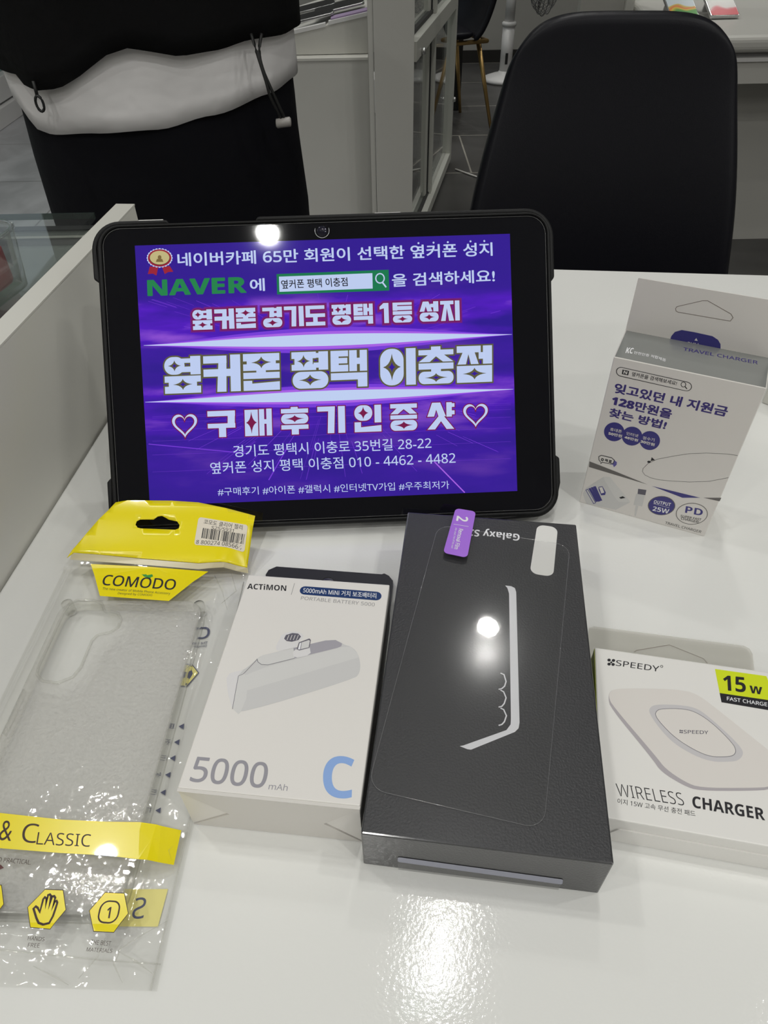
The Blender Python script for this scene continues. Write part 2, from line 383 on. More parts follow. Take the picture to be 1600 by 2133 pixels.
PINNED = math.radians(-6.5)
# ------------------------------------------------------------------ room shell
def slab(name, pts, z0, z1, mats, mi=0):
    bm = bmesh.new(); add_prism(bm, pts, z0, z1, mi); return struct(bm_obj(name, bm, mats))
bm = bmesh.new(); add_box(bm, -0.05, -3.4, -0.05, 3.4, 5.8, 0); fl = struct(bm_obj('floor', bm, 'tile_dark')); fl['label'] = 'dark grey tiled shop floor with pale joints'
bm = bmesh.new(); add_box(bm, -2.08, -3.4, -0.05, -0.05, 5.8, 0); fl = struct(bm_obj('floor', bm, 'tile_light')); fl['label'] = 'pale grey stone tiled floor on the left side'
bm = bmesh.new(); add_box(bm, -2.3, -3.4, CEIL, 3.4, 5.9, CEIL+0.05); ceil_o = struct(bm_obj('ceiling', bm, 'ceiling_paint'))
for (x, y) in LAMPS:
    bm = bmesh.new(); add_lathe(bm, [(0.048, 0), (0.048, -0.006), (0.034, -0.006), (0.033, -0.003), (0, -0.003)], 20)
    o = bm_obj('downlight', bm, 'plastic_white', ceil_o, True); o.location = (x, y, CEIL)
slab('wall_back', [(-2.3, 5.8), (3.4, 5.8), (3.4, 5.9), (-2.3, 5.9)], 0, CEIL, 'wall_paint')
slab('wall_right', [(3.3, -3.4), (3.4, -3.4), (3.4, 5.8), (3.3, 5.8)], 0, CEIL, 'wall_paint')
slab('wall_rear', [(-2.3, -3.5), (3.4, -3.5), (3.4, -3.4), (-2.3, -3.4)], 0, CEIL, 'wall_paint')
slab('baseboard_back', [(-2.0, 5.785), (3.3, 5.785), (3.3, 5.8), (-2.0, 5.8)], 0, 0.075, 'baseboard')
slab('wall_left', [(-2.3, -3.4), (-2.1, -3.4), (-2.1, 1.5), (-2.3, 1.5)], 0, CEIL, 'wall_paint')
# shop front on the left: sill, rails, tinted panels, glazing above
w1 = struct(thing('window_1', 'shop front with white sill, teal kick panel and green film on the glass', 'window', (-2.1, 1.5, 0)))
del w1['category']
def wbox(name, x0, y0, z0, x1, y1, z1, m):
    bm = bmesh.new(); add_box(bm, x0, y0, z0, x1, y1, z1); return bm_obj(name, bm, m, w1, bevel=0.004)
wbox('sill', -0.10, 0, 0, 0.04, 4.3, 0.09, 'plastic_white'); wbox('rail', -0.10, 0, 0.10, 0.02, 4.3, 0.21, 'plastic_white')
wbox('kick_panel', -0.06, 0, 0.21, -0.03, 4.3, 0.46, 'teal_panel'); wbox('rail', -0.08, 0, 0.46, 0.0, 4.3, 0.50, 'aluminium')
wbox('film_panel', -0.06, 0, 0.50, -0.04, 4.3, 1.3, 'green_panel'); wbox('pane', -0.055, 0, 1.3, -0.045, 4.3, 2.5, 'glass')
for k in range(5): wbox('mullion', -0.09, 1.05*k, 0.21, 0.0, 1.05*k+0.06, 2.5, 'aluminium')
slab('trim_1', [(1.72, 5.70), (1.78, 5.70), (1.78, 5.785), (1.72, 5.785)], 0, CEIL, 'wall_paint')

# ------------------------------------------------------------------ white table and the dividing panel
tu = Vector((math.cos(PINNED), math.sin(PINNED), 0)); tv = Vector((-math.sin(PINNED), math.cos(PINNED), 0))
# table frame: origin at its back left corner
E0 = Vector((-0.197, 0.408, 0)); B0 = Vector((0.169, 0.657, 0))
org = E0+tv*((B0-E0).dot(tv)); org.z = 0
tb = thing('desk', 'glossy white lacquered desk carrying the tablet and the boxes', 'desk', org, PINNED)
pn, pf = Vector((-0.20648, 0.34043, 0)), Vector((-0.18721, 0.55486, 0)); pdir = (pf-pn).normalized()
def dloc(p): d = p-org; return (d.dot(tu), d.dot(tv))
ea = pn-pdir*.60+Vector((.0012, 0, 0)); eb = pf+pdir*.02+Vector((.0012, 0, 0)); (ax, ay), (bx, by) = dloc(ea), dloc(eb)
bm = bmesh.new(); add_prism(bm, [(ax, ay), (1.5, ay), (1.5, 0), (bx+(0-by)*(bx-ax)/(by-ay), 0)], TZ-.028, TZ); bm_obj('desk_top', bm, 'table_white', tb, bevel=0.0015)
for x0, x1 in ((0.06, 0.09), (1.42, 1.45)):
    bm = bmesh.new(); add_box(bm, x0, -0.70, 0, x1, -0.10, TZ-0.028); bm_obj('side_panel', bm, 'panel_white', tb, bevel=0.001)
bm = bmesh.new(); add_box(bm, 0.09, -0.36, 0.16, 1.42, -0.342, TZ-0.028); bm_obj('modesty_panel', bm, 'panel_white', tb)
dv = thing('divider_panel', 'upright cream white dividing panel along the left edge of the desk', 'partition', pf, math.atan2(-pdir.x, pdir.y))
bm = bmesh.new(); add_box(bm, -0.0155, -1.25, 0, -0.0, 0, 0.842); bm_obj('board', bm, 'panel_white', dv, bevel=0.0006)
bm = bmesh.new(); add_box(bm, -0.0146, -1.25, 0.842, 0.0001, 0.0002, 0.843); bm_obj('edge_band', bm, 'panel_white', dv)

# ------------------------------------------------------------------ glass showcase left of the panel
sh = thing('glass_showcase', 'low glass showcase counter with green tinted edges left of the dividing panel', 'showcase', (-0.285, 0.72, 0), 0)
def sbox(name, x0, y0, z0, x1, y1, z1, m, bevel=0.0):
    bm = bmesh.new(); add_box(bm, x0, y0, z0, x1, y1, z1); return bm_obj(name, bm, m, sh, bevel=bevel)
sbox('base', -0.95, -0.85, 0, 0.0, -0.01, 0.744, 'panel_white', .002)
sbox('bed', -0.94, -0.84, 0.744, -0.002, -0.012, 0.7525, 'showcase_bed')
sbox('back_rail', -0.95, -0.012, 0.744, 0.0, -0.002, 0.7605, 'fan_grey')
sbox('rail_strip', -0.95, -0.014, 0.7605, 0.0, -0.002, 0.7615, 'aluminium')
sbox('runner', -0.95, -0.010, 0.7615, 0.0, -0.004, 0.767, 'showcase_bed'); sbox('runner_seal', -0.95, -0.012, 0.7668, 0.0, -0.002, 0.7682, 'gasket_black')
sbox('top_pane', -0.95, -0.85, 0.774, 0.0, -0.002, 0.780, 'glass')
sbox('top_edge', -0.95, -0.002, 0.7745, 0.0, 0.0, 0.780, 'glass_edge')
sbox('back_pane', -0.95, -0.009, 0.767, -0.082, -0.005, 0.774, 'glass')
sbox('pane_edge', -0.084, -0.009, 0.762, -0.082, -0.005, 0.774, 'plastic_white')
for k in range(9): sbox('price_tick', -0.46+.045*k, -0.013, 0.7535, -0.45+.045*k, -0.0121, 0.7585, 'baseboard')
# tub on the showcase
tub = thing('plastic_tub', 'small clear plastic tub holding something red on the showcase glass', 'tub', (-0.349, 0.528, 0.78), math.radians(-12))
bm = bmesh.new(); rr = rrect(-0.055, -0.055, 0.055, 0.055, 0.022, 6); ri = rrect(-0.052, -0.052, 0.052, 0.052, 0.02, 6)
add_loft(bm, [[(x*.93, y*.93, 0) for x, y in rr], [(x, y, .045) for x, y in rr], [(x, y, .045) for x, y in ri], [(x*.93, y*.93, .003) for x, y in ri]], caps=True)
bm_obj('tub_body', bm, 'tub_clear', tub, True)
bm = bmesh.new(); add_tube(bm, [(x, y, .0455) for x, y in rrect(-0.054, -0.054, 0.054, 0.054, 0.022, 6)], .0016, 6, closed=True); bm_obj('rim', bm, 'tub_clear', tub, True)
bm = bmesh.new(); add_prism(bm, rrect(-0.044, -0.022, 0.044, 0.044, 0.018, 6), 0.004, 0.034); bm_obj('red_insert', bm, 'red_item', tub, bevel=.003)['label'] = 'red block inside the tub'
bm = bmesh.new(); add_prism(bm, rrect(-0.044, -0.046, 0.044, -0.024, 0.01, 6), 0.004, 0.028); bm_obj('white_insert', bm, 'cabinet_white', tub, bevel=.003)['label'] = 'pale block inside the tub'

# ------------------------------------------------------------------ person behind the desk, seen from chest to thigh
PX, PY = -0.300, 1.10
per = thing('person', 'person in black jacket, white T-shirt hem and black trousers standing behind the desk', 'person', (PX, PY, 0))
def ipt(tab, th):
    th = ((th+180) % 360)-180
    for (a, za), (b, zb) in zip(tab, tab[1:]):
        if a <= th <= b: t = (th-a)/(b-a); t = t*t*(3-2*t) if b-a > 12 else t; return za+(zb-za)*t
    return tab[0][1]
def skin_obj(name, verts, edges, radii, m, parent, sub=2, root=0):
    me = bpy.data.meshes.new(name); me.from_pydata([Vector(v) for v in verts], edges, []); me.materials.append(MATS[m])
    o = link(name, me, parent); md = o.modifiers.new('skin', 'SKIN'); md.use_smooth_shade = True
    lay = me.skin_vertices[0].data if me.skin_vertices else None
    if lay is None:
        bm = bmesh.new(); bm.from_mesh(me); bm.verts.layers.skin.verify(); bm.to_mesh(me); bm.free(); lay = me.skin_vertices[0].data
    for i, r in enumerate(radii): lay[i].radius = r if isinstance(r, tuple) else (r, r); lay[i].use_root = (i == root)
    s = o.modifiers.new('sub', 'SUBSURF'); s.levels = sub; s.render_levels = sub
    return o
V = []; ED = []; RA = []
def vadd(p, r, frm=None):
    V.append(p); RA.append(r)
    if frm is not None: ED.append((frm, len(V)-1))
    return len(V)-1
pel = vadd((0, 0, .90), (.15, .10)); sp1 = vadd((0, 0, 1.08), (.13, .095), pel); sp2 = vadd((0, .01, 1.28), (.155, .105), sp1); sp3 = vadd((0, .01, 1.40), (.10, .075), sp2)
nk = vadd((0, .0, 1.47), .055, sp3); hd = vadd((0, -.01, 1.56), (.075, .085), nk); hd2 = vadd((0, -.005, 1.66), (.078, .095), hd); hd3 = vadd((0, 0, 1.735), (.05, .06), hd2)
for s in (-1, 1):
    hp = vadd((s*.085, 0, .84), .085, pel); kn = vadd((s*.095, -.01, .47), .058, hp); an = vadd((s*.10, .02, .09), .038, kn); ft = vadd((s*.11, -.10, .045), (.04, .03), an); vadd((s*.115, -.17, .035), (.035, .02), ft)
    shd = vadd((s*.17, .01, 1.385), .055, sp3); el = vadd((s*.235, .03, 1.12), .042, shd); wr = vadd((s*.06, -.16, 1.19), .026, el)
    pm = vadd((s*.01, -.19, 1.205), (.03, .016), wr); pk = vadd((-s*.03, -.20, 1.215), (.03, .013), pm)
    for k in range(4):
        b = vadd((-s*.035, -.20-.004*abs(k-1.5), 1.240-.016*k), .0085, pk); c1 = vadd((-s*(.062+.004*(k in (1, 2))), -.205, 1.244-.017*k), .008, b); vadd((-s*(.085+.005*(k in (1, 2))), -.190, 1.246-.018*k), .0065, c1)
    tb1 = vadd((-s*.005, -.205, 1.235), .010, pm); vadd((-s*.03, -.215, 1.258), .0085, tb1)
skin_obj('body', V, ED, RA, 'skin', per)
# face and hair
for s in (-1, 1):
    bm = bmesh.new(); bmesh.ops.create_uvsphere(bm, u_segments=10, v_segments=8, radius=.011, matrix=Matrix.Translation((s*.03, -.088, 1.635))); bm_obj('eye', bm, 'lens', per, True)
bm = bmesh.new(); bmesh.ops.create_cone(bm, segments=8, radius1=.014, radius2=.004, depth=.045, matrix=Matrix.Translation((0, -.098, 1.61))); bm_obj('nose', bm, 'skin', per, True)
bm = bmesh.new(); add_tube(bm, [(-.025, -.088, 1.565), (0, -.096, 1.563), (.025, -.088, 1.565)], .005); bm_obj('mouth', bm, 'red_item', per, True)
for s in (-1, 1):
    bm = bmesh.new(); bmesh.ops.create_uvsphere(bm, u_segments=10, v_segments=8, radius=.028, matrix=Matrix.Translation((s*.08, .0, 1.625)) @ Matrix.Diagonal((.35, .7, 1.1, 1))); bm_obj('ear', bm, 'skin', per, True)
bm = bmesh.new(); add_lathe(bm, [(0, 1.785), (.05, 1.775), (.083, 1.74), (.097, 1.69), (.095, 1.65)], 24); 
for v in bm.verts: v.co.y = v.co.y*1.1+.012
bm_obj('hair', bm, 'hair', per, True)
# clothing: rings round the body; th = -90 faces the desk
def rings_garment(name, m, zt, hem, a, b, nz, fold=0.0, seed=0, thick=.003, prof=None):
    bm = bmesh.new(); n = 96; rs = []
    for i in range(nz+1):
        t = i/nz; r = []
        for k in range(n):
            th = -180+360*k/n; zh = hem(th); z = zt+(zh-zt)*t
            w = fold*(math.sin(math.radians(th)*7+seed+z*16)+.6*math.sin(math.radians(th)*13+2*seed-z*30))
            pa, pb = prof(t, th) if prof else (1, 1)
            r.append(((a*pa+w)*math.cos(math.radians(th)), (b*pb+w)*math.sin(math.radians(th)), z+.3*w))
        rs.append(r)
    add_loft(bm, rs)
    o = bm_obj(name, bm, m, per, True); s = o.modifiers.new('thickness', 'SOLIDIFY'); s.thickness = thick; s.offset = 0
    return o
SH = [(-180, .826), (-148, .811), (-139, .785), (-131, .782), (-107, .788), (-83, .792), (-62, .803), (-34, .817), (-9, .826), (20, .838), (90, .84), (180, .826)]
JK = [(-180, .858), (-135, .850), (-131, .839), (-124, .835), (-114, .839), (-106, .851), (-94, .874), (-86, .881), (-78, .876), (-70, .870), (-59, .873), (-42, .880), (-24, .879), (-15, .882), (20, .888), (90, .87), (180, .858)]
rings_garment('shirt', 'shirt', 1.40, lambda th: ipt(SH, th), .191, .128, 30, .0016, 1.0)
rings_garment('jacket', 'jacket', 1.42, lambda th: ipt(JK, th), .203, .141, 26, .0012, 2.2, prof=lambda t, th: (1.0+.10*math.sin(min(1, t*1.1)*math.pi)*.6-(.0 if t > .25 else (1-t/.25)*.35), 1.0-(0 if t > .25 else (1-t/.25)*.3)))
for s in (-1, 1):
    bm = bmesh.new(); add_tube(bm, [(s*.13, .01, 1.395), (s*.19, .012, 1.36), (s*.23, .03, 1.22), (s*.245, .03, 1.12), (s*.20, -.03, 1.13), (s*.11, -.12, 1.17), (s*.07, -.155, 1.188)], [.06, .072, .065, .062, .058, .048, .042], 16)
    bm_obj('sleeve', bm, 'jacket', per, True)
bm = bmesh.new(); add_tube(bm, [(.10*math.cos(a), .09*math.sin(a)+.005, 1.43+.01*math.sin(a)) for a in [2*math.pi*k/20 for k in range(20)]], .03, 10, closed=True); bm_obj('collar', bm, 'jacket', per, True)
bm = bmesh.new(); n = 48
add_loft(bm, [[((a+.0015*math.sin(th*9+z*30))*math.cos(th), b*math.sin(th), z) for th in [2*math.pi*k/n for k in range(n)]] for a, b, z in ((.176, .115, .96), (.184, .121, .88), (.188, .124, .80), (.190, .125, .74), (.193, .125, .66), (.194, .122, .58), (.190, .115, .50))])
for s in (-1, 1):
    add_loft(bm, [[(s*x+a*math.cos(th), b*math.sin(th)+yy, z) for th in [2*math.pi*k/n for k in range(n)]] for x, yy, a, b, z in ((.098, 0, .094, .112, .56), (.10, 0, .09, .105, .48), (.102, .005, .082, .095, .3), (.105, .015, .075, .085, .1), (.105, .0, .076, .09, .07))])
bm_obj('trousers', bm, 'trouser', per, True)
for s in (-1, 1):
    bm = bmesh.new(); add_loft(bm, [[(s*.108+.046*math.cos(th), -.05+.125*math.sin(th)*k2, z) for th in [2*math.pi*k/24 for k in range(24)]] for k2, z in ((1, 0), (1.03, .02), (1.0, .045), (.8, .075), (.55, .10))], caps=True); bm_obj('shoe', bm, 'black', per, True)
def gp(th, z, a=.206, b=.145, d=0.0): return ((a+d)*math.cos(math.radians(th)), (b+d)*math.sin(math.radians(th)), z)
bm = bmesh.new(); p = Vector(gp(-124, .836)); add_tube(bm, [p+Vector((0, -.001, .01)), p+Vector((.0005, -.004, -.006))], .0022, 8); add_tube(bm, [p+Vector((.0045*math.cos(a)+.001, -.005, -.0135+.0085*math.sin(a))) for a in [2*math.pi*k/16 for k in range(16)]], .0017, 6, closed=True)
bm_obj('zip_pull', bm, 'black', per, True)['label'] = 'black zip pull hanging from the jacket hem'
bm = bmesh.new(); p = Vector(gp(-36, .884)); q = Vector((.182, -.119, .797)); 
for pl in ([(.154, -.113, .888), (.1609, -.122, .8654), (.1671, -.126, .8419), (.1707, -.125, .8238), (.180, -.119, .800)], [(.1665, -.112, .888), (.1623, -.120, .8717), (.1646, -.124, .8545), (.1728, -.124, .8316), (.184, -.119, .801)]):
    P3 = [Vector(p_) for p_ in pl]; sm = []
    for i in range(len(P3)-1):
        a0, b0, c0, d0 = P3[max(i-1, 0)], P3[i], P3[i+1], P3[min(i+2, len(P3)-1)]
        for t in (0, .25, .5, .75): sm.append(.5*((2*b0)+(c0-a0)*t+(2*a0-5*b0+4*c0-d0)*t*t+(3*b0-a0-3*c0+d0)*t**3))
    add_tube(bm, sm+[P3[-1]], .0019, 7)
dc = bm_obj('draw_cord', bm, 'black', per, True); dc['label'] = 'black drawcord hanging from the jacket hem'
bm = bmesh.new(); add_tube(bm, [q+Vector((-.009, 0, -.003)), q+Vector((-.008, 0, -.003)), q+Vector((.009, 0, -.001)), q+Vector((.010, 0, -.001))], [.004, .0055, .0055, .004], 14); bm_obj('cord_toggle', bm, 'toggle', dc, True)['label'] = 'grey metal cord toggle'
# ------------------------------------------------------------------ black chair behind the desk
def shell_chair(name, label, loc, yaw, legm, rows, seatrows, thick, scale=1.0):
    t = thing(name, label, 'chair', loc, yaw)
    def surf(nm, rws, curv, cut):
        bm = bmesh.new(); n = 18; rs = []
        for (y, z, hw, cv, *dr) in rws:
            r = []
            for k in range(n+1):
                s = -1+2*k/n; r.append((hw*s, y-cv*(abs(s)**2.4), z-(dr[0] if dr else 0)*abs(s)**5))
            rs.append(r)
        add_loft(bm, rs, closed=False)
        o = bm_obj(nm, bm, 'chair_black', t, True)
        md = o.modifiers.new('thickness', 'SOLIDIFY'); md.thickness = thick; md.offset = 1.0; md.use_rim = True
        sd = o.modifiers.new('sub', 'SUBSURF'); sd.levels = 2; sd.render_levels = 2
        return o
    surf('backrest', rows, 0, 0); surf('seat', seatrows, 0, 0)
    return t
BR = [(.104, .914, .120, .008, .036), (.103, .899, .126, .010, .034), (.100, .868, .132, .013, .028), (.092, .825, .139, .016, .017), (.080, .77, .148, .020, .007), (.068, .71, .156, .024), (.056, .64, .162, .030), (.046, .57, .170, .036), (.036, .50, .182, .044), (.010, .455, .192, .050)]
SR = [(.012, .455, .194, .02), (-.05, .438, .200, 0), (-.13, .432, .205, -.02), (-.22, .436, .205, -.04), (-.30, .442, .198, -.05), (-.345, .436, .185, -.05)]
ch = shell_chair('shell_chair', 'black leatherette shell chair with rounded back pushed up behind the desk', (.2635, .80, 0), math.radians(-6), 'gold', BR, SR, .028)
for sx, sy in ((-1, -1), (1, -1), (-1, 1), (1, 1)):
    bm = bmesh.new(); add_tube(bm, [(sx*.12, -.16+sy*.10, .425), (sx*.20, -.16+sy*.20, .0)], [.013, .008], 10); bm_obj('leg', bm, 'gold', ch, True)
bm = bmesh.new(); add_tube(bm, [(x*.13, -.16+y*.11, .418) for x, y in ((-1, -1), (1, -1), (1, 1), (-1, 1))], .009, 8, closed=True); bm_obj('seat_frame', bm, 'gold', ch, True)

# far chair with brass legs
BR2 = [(.16, .84, .10, .01), (.155, .82, .15, .02), (.14, .74, .19, .03), (.12, .64, .20, .04), (.10, .54, .205, .05), (.06, .45, .205, .05), (.02, .415, .20, .05)]
SR2 = [(.02, .415, .20, .04), (-.08, .41, .205, 0), (-.18, .415, .205, -.03), (-.26, .42, .19, -.04), (-.28, .41, .17, -.04)]
c2 = shell_chair('shell_chair', 'black chair with slim brass legs beside the glass cabinet', (.43, 4.22, 0), math.radians(-70), 'gold', BR2, SR2, .03)
for sx, sy in ((-1, -1), (1, -1), (-1, 1), (1, 1)):
    bm = bmesh.new(); add_tube(bm, [(sx*.13, -.08+sy*.12, .40), (sx*.19, -.08+sy*.20, .0)], [.013, .008], 10); bm_obj('leg', bm, 'gold', c2, True)
bm = bmesh.new(); add_tube(bm, [(x*.17, -.09+y*.16, .395) for x, y in ((-1, -1), (1, -1), (1, 1), (-1, 1))], .010, 8, closed=True); bm_obj('seat_frame', bm, 'gold', c2, True)
bm = bmesh.new(); add_box(bm, -.14, -.12, 0, .14, .12, .36); o = bm_obj('storage_box', bm, 'black', None, bevel=.004); o.location = (.34, 4.60, 0); tag(o, 'plain black box standing on the floor behind the brass legged chair', 'box')
bm = bmesh.new(); add_box(bm, -.14, -.10, 0, .14, .10, .17); o = bm_obj('parcel', bm, 'plastic_white', None, bevel=.006); o.location = (.02, 4.55, 0); tag(o, 'white parcel on the floor seen through the cabinet glass', 'box')

# ------------------------------------------------------------------ fan
fan = thing('pedestal_fan', 'white pedestal fan with a round foot by the back wall', 'fan', (.835, 5.20, 0))
bm = bmesh.new(); add_lathe(bm, [(0, 0), (.135, 0), (.14, .012), (.13, .025), (.08, .042), (.045, .05), (.04, .06), (0, .06)], 40); bm_obj('foot', bm, 'plastic_white', fan, True)
bm = bmesh.new(); add_tube(bm, [(0, 0, .05), (0, 0, .30)], .038, 20); bm_obj('pole', bm, 'plastic_white', fan, True)
bm = bmesh.new(); add_tube(bm, [(0, 0, .295), (0, 0, .30), (0, 0, .315), (0, 0, .32)], [.038, .045, .045, .038], 20); bm_obj('collar', bm, 'plastic_white', fan, True)
bm = bmesh.new(); add_tube(bm, [(0, 0, .315), (0, 0, .55)], .030, 20); bm_obj('upper_pole', bm, 'plastic_white', fan, True)
bm = bmesh.new(); add_box(bm, -.012, -.042, .10, .004, -.036, .16); bm_obj('label', bm, 'black', fan)
bm = bmesh.new(); add_box(bm, -.06, -.06, .53, .10, .06, .66); bm_obj('motor_housing', bm, 'plastic_white', fan, bevel=.025)
cg = Vector((.19, 0, .565)); R_ = .22
def disc(x, r, n=40): return [(cg.x+x, r*math.cos(2*math.pi*k/n), cg.z+r*math.sin(2*math.pi*k/n)) for k in range(n)]
bm = bmesh.new()
for x, r in ((-.075, .06), (-.07, .12), (-.055, .17), (-.02, .21), (0, R_), (.03, .21), (.06, .17), (.075, .12), (.08, .06)): add_tube(bm, disc(x, r), .0025, 5, closed=True)
for k in range(40):
    a = 2*math.pi*k/40
    add_tube(bm, [(cg.x+x, r*math.cos(a), cg.z+r*math.sin(a)) for x, r in ((-.078, .03), (-.07, .12), (-.05, .18), (0, R_), (.055, .18), (.075, .12), (.082, .03))], .0016, 4)
bm_obj('guard', bm, 'fan_grey', fan, True)
bm = bmesh.new()
for k in range(5):
    a = 2*math.pi*k/5; P = []
    for rr_, w_, tw in ((.03, .03, .5), (.10, .07, .45), (.17, .075, .35), (.195, .03, .3)):
        P.append([(cg.x+s*math.sin(tw)*w_, rr_*math.cos(a)-s*math.cos(tw)*w_*math.sin(a), cg.z+rr_*math.sin(a)+s*math.cos(tw)*w_*math.cos(a)) for s in (-1, -.3, .3, 1)])
    add_loft(bm, P, closed=False)
o = bm_obj('blades', bm, 'fan_grey', fan, True); s = o.modifiers.new('thickness', 'SOLIDIFY'); s.thickness = .003
bm = bmesh.new(); add_tube(bm, [(cg.x-.02, 0, cg.z), (cg.x+.03, 0, cg.z), (cg.x+.04, 0, cg.z)], [.032, .032, .02], 18); bm_obj('hub', bm, 'plastic_white', fan, True)

# ------------------------------------------------------------------ white cabinets and the aluminium glass cabinet
wc = thing('white_cabinet', 'white cabinet with a pale ledge behind the person, under the sloping phone tray', 'cabinet', (-.30, 2.56, 0))
bm = bmesh.new(); add_box(bm, -.55, 0, 0, .278, .5, .588); bm_obj('body', bm, 'cabinet_white', wc)
bm = bmesh.new(); add_box(bm, -.55, -.004, .588, .278, .5, .596); bm_obj('ledge', bm, 'panel_white', wc, bevel=.001)
# sloping display tray standing on that ledge
def L3(p, y): return Vector((p[0], y, p[1]))
dt = thing('display_tray', 'sloping pale display tray of phones above the white cabinet ledge', 'display tray', (-.30, 2.605, .5975))
bm = bmesh.new()
F = [(-.28, .0), (.278, .0), (.278, .100), (.158, .079), (.148, .0745), (-.28, .001)]
a = [bm.verts.new((x, 0, z)) for x, z in F]; b = [bm.verts.new((x, .42, z+.03*(1 if z > .01 else 0))) for x, z in F]
bm.faces.new(a); bm.faces.new(b[::-1])
for i in range(6): bm.faces.new((a[i], b[i], b[(i+1) % 6], a[(i+1) % 6]))
bm_obj('tray_body', bm, 'cabinet_white', dt, bevel=.001)
bm = bmesh.new()
for x0, z0, x1, z1 in ((-.28, .003, .148, .0765), (.158, .081, .278, .102)):
    vs = [bm.verts.new(p) for p in ((x0, -.004, z0-.004), (x1, -.004, z1-.004), (x1, -.004, z1+.006), (x0, -.004, z0+.006), (x0, .02, z0-.004), (x1, .02, z1-.004), (x1, .02, z1+.006), (x0, .02, z0+.006))]
    for f in ((3, 2, 1, 0), (4, 5, 6, 7), (0, 1, 5, 4), (1, 2, 6, 5), (2, 3, 7, 6), (3, 0, 4, 7)): bm.faces.new([vs[i] for i in f])
bm_obj('front_lip', bm, 'plastic_white', dt)
bm = bmesh.new(); vs = [bm.verts.new(p) for p in ((.165, .006, .092), (.278, .006, .112), (.278, .03, .116), (.165, .03, .096))]; bm.faces.new(vs)
o = bm_obj('price_strip', bm, 'lavender', dt); s = o.modifiers.new('thickness', 'SOLIDIFY'); s.thickness = .004
o['label'] = 'lavender price strip along the tray lip'
sl = math.atan2(.062, .595)
def tray_z(x, y): return .596+.064+.177*(x+.232)+.03*(y-2.60)/.42+.016
for k, (x, y, ln, rz, lab) in enumerate(((-.20, 2.66, .15, .05, 'dark phone lying nearest the front lip of the display tray'), (-.11, 2.70, .16, .05, 'dark phone on the display tray nearest the white column'), (-.20, 2.78, .15, .1, 'dark phone in the middle of the display tray'), (-.08, 2.86, .16, .05, 'dark phone farthest back on the display tray'))):
    ph = thing('display_phone', lab, 'phone', (x, y, tray_z(x, y)), 0, 'phones on the sloping display tray'); ph.rotation_euler = (math.radians(4), -math.radians(10), rz)
    bm = bmesh.new(); add_prism(bm, rrect(-ln/2, -.036, ln/2, .036, .010), 0, .008); bm_obj('body', bm, 'silver', ph, bevel=.002)
    bm = bmesh.new(); add_prism(bm, rrect(-ln/2+.002, -.034, ln/2-.002, .034, .009), .008, .0085); bm_obj('screen', bm, 'bezel_glass', ph)
# tall white end column
bm = bmesh.new(); add_box(bm, -.003, 2.40, 0, .1145, 2.50, 1.6); o = bm_obj('end_column', bm, 'cabinet_white', None, bevel=.001); tag(o, 'tall plain white column at the near end of the glass cabinet', 'column')
bm = bmesh.new(); add_box(bm, -.020, 2.412, 0, -.0045, 2.50, 1.6); o = bm_obj('joint_strip', bm, 'cabinet_white', None); tag(o, 'narrow white filler strip left of the tall white column', 'panel')
# glass cabinet; local y runs along its glazed side
gy = -math.atan2(.348-.1195, 3.531-2.405)
gc = thing('glass_cabinet', 'aluminium framed glass display cabinet beside the tall white column', 'cabinet', (.1195, 2.405, 0), gy)
LN = 1.15
def gbox(name, x0, y0, z0, x1, y1, z1, m, lab=None):
    bm = bmesh.new(); add_box(bm, x0, y0, z0, x1, y1, z1); o = bm_obj(name, bm, m, gc, bevel=.0015)
    if lab: o['label'] = lab
    return o
Y0 = .13
gbox('bottom_rail', -.060, Y0, .015, .0, LN, .055, 'aluminium'); gbox('bottom_track', -.035, Y0+.03, .055, -.022, LN-.03, .062, 'gasket_black')
gbox('middle_rail', -.060, .02, .603, .0, LN, .655, 'aluminium'); gbox('middle_track', -.038, .10, .655, -.024, LN-.03, .667, 'gasket_black')
for z0, z1 in ((.055, .603), (.655, 1.45)):
    gbox('post', -.050, .50, z0, -.030, .535, z1, 'aluminium'); gbox('seal', -.045, .536, z0, -.026, .548, z1, 'gasket_black', 'black seal between the sliding panes'); gbox('sliding_frame', -.036, .549, z0, -.014, .585, z1, 'aluminium')
    gbox('post', -.045, LN-.05, z0, .0, LN, z1, 'aluminium')
    gbox('pane', -.022, .585, z0, -.018, LN-.05, z1, 'glass'); gbox('pane', -.040, Y0, z0, -.036, .50, z1, 'glass')
    gbox('back_pane', -.128, Y0+.03, z0, -.123, LN, z1, 'glass')
gbox('plinth', -.13, Y0+.03, 0, -.01, LN-.01, .015, 'gasket_black'); gbox('top_rail', -.13, Y0+.03, 1.45, .0, LN, 1.49, 'aluminium')
for y, z, x_ in ((LN-.03, .27, .0), (.12, .585, .0)):
    bm = bmesh.new(); add_lathe(bm, [(0, .012), (.008, .012), (.010, .008), (.010, 0), (0, 0)], 14); o = bm_obj('lock', bm, 'silver', gc, True); o.matrix_local = Matrix.Translation((x_, y, z+.03*(y < .3))) @ Matrix.Rotation(math.pi/2, 4, 'Y')
# thin cable on the floor
bm = bmesh.new(); add_tube(bm, [(.36, 3.42, .004), (.42, 3.34, .004), (.50, 3.24, .004), (.60, 3.16, .004)], .004, 6); o = bm_obj('floor_cable', bm, 'cardboard', None, True); tag(o, 'thin pale cable lying on the dark floor by the glass cabinet', 'cable')

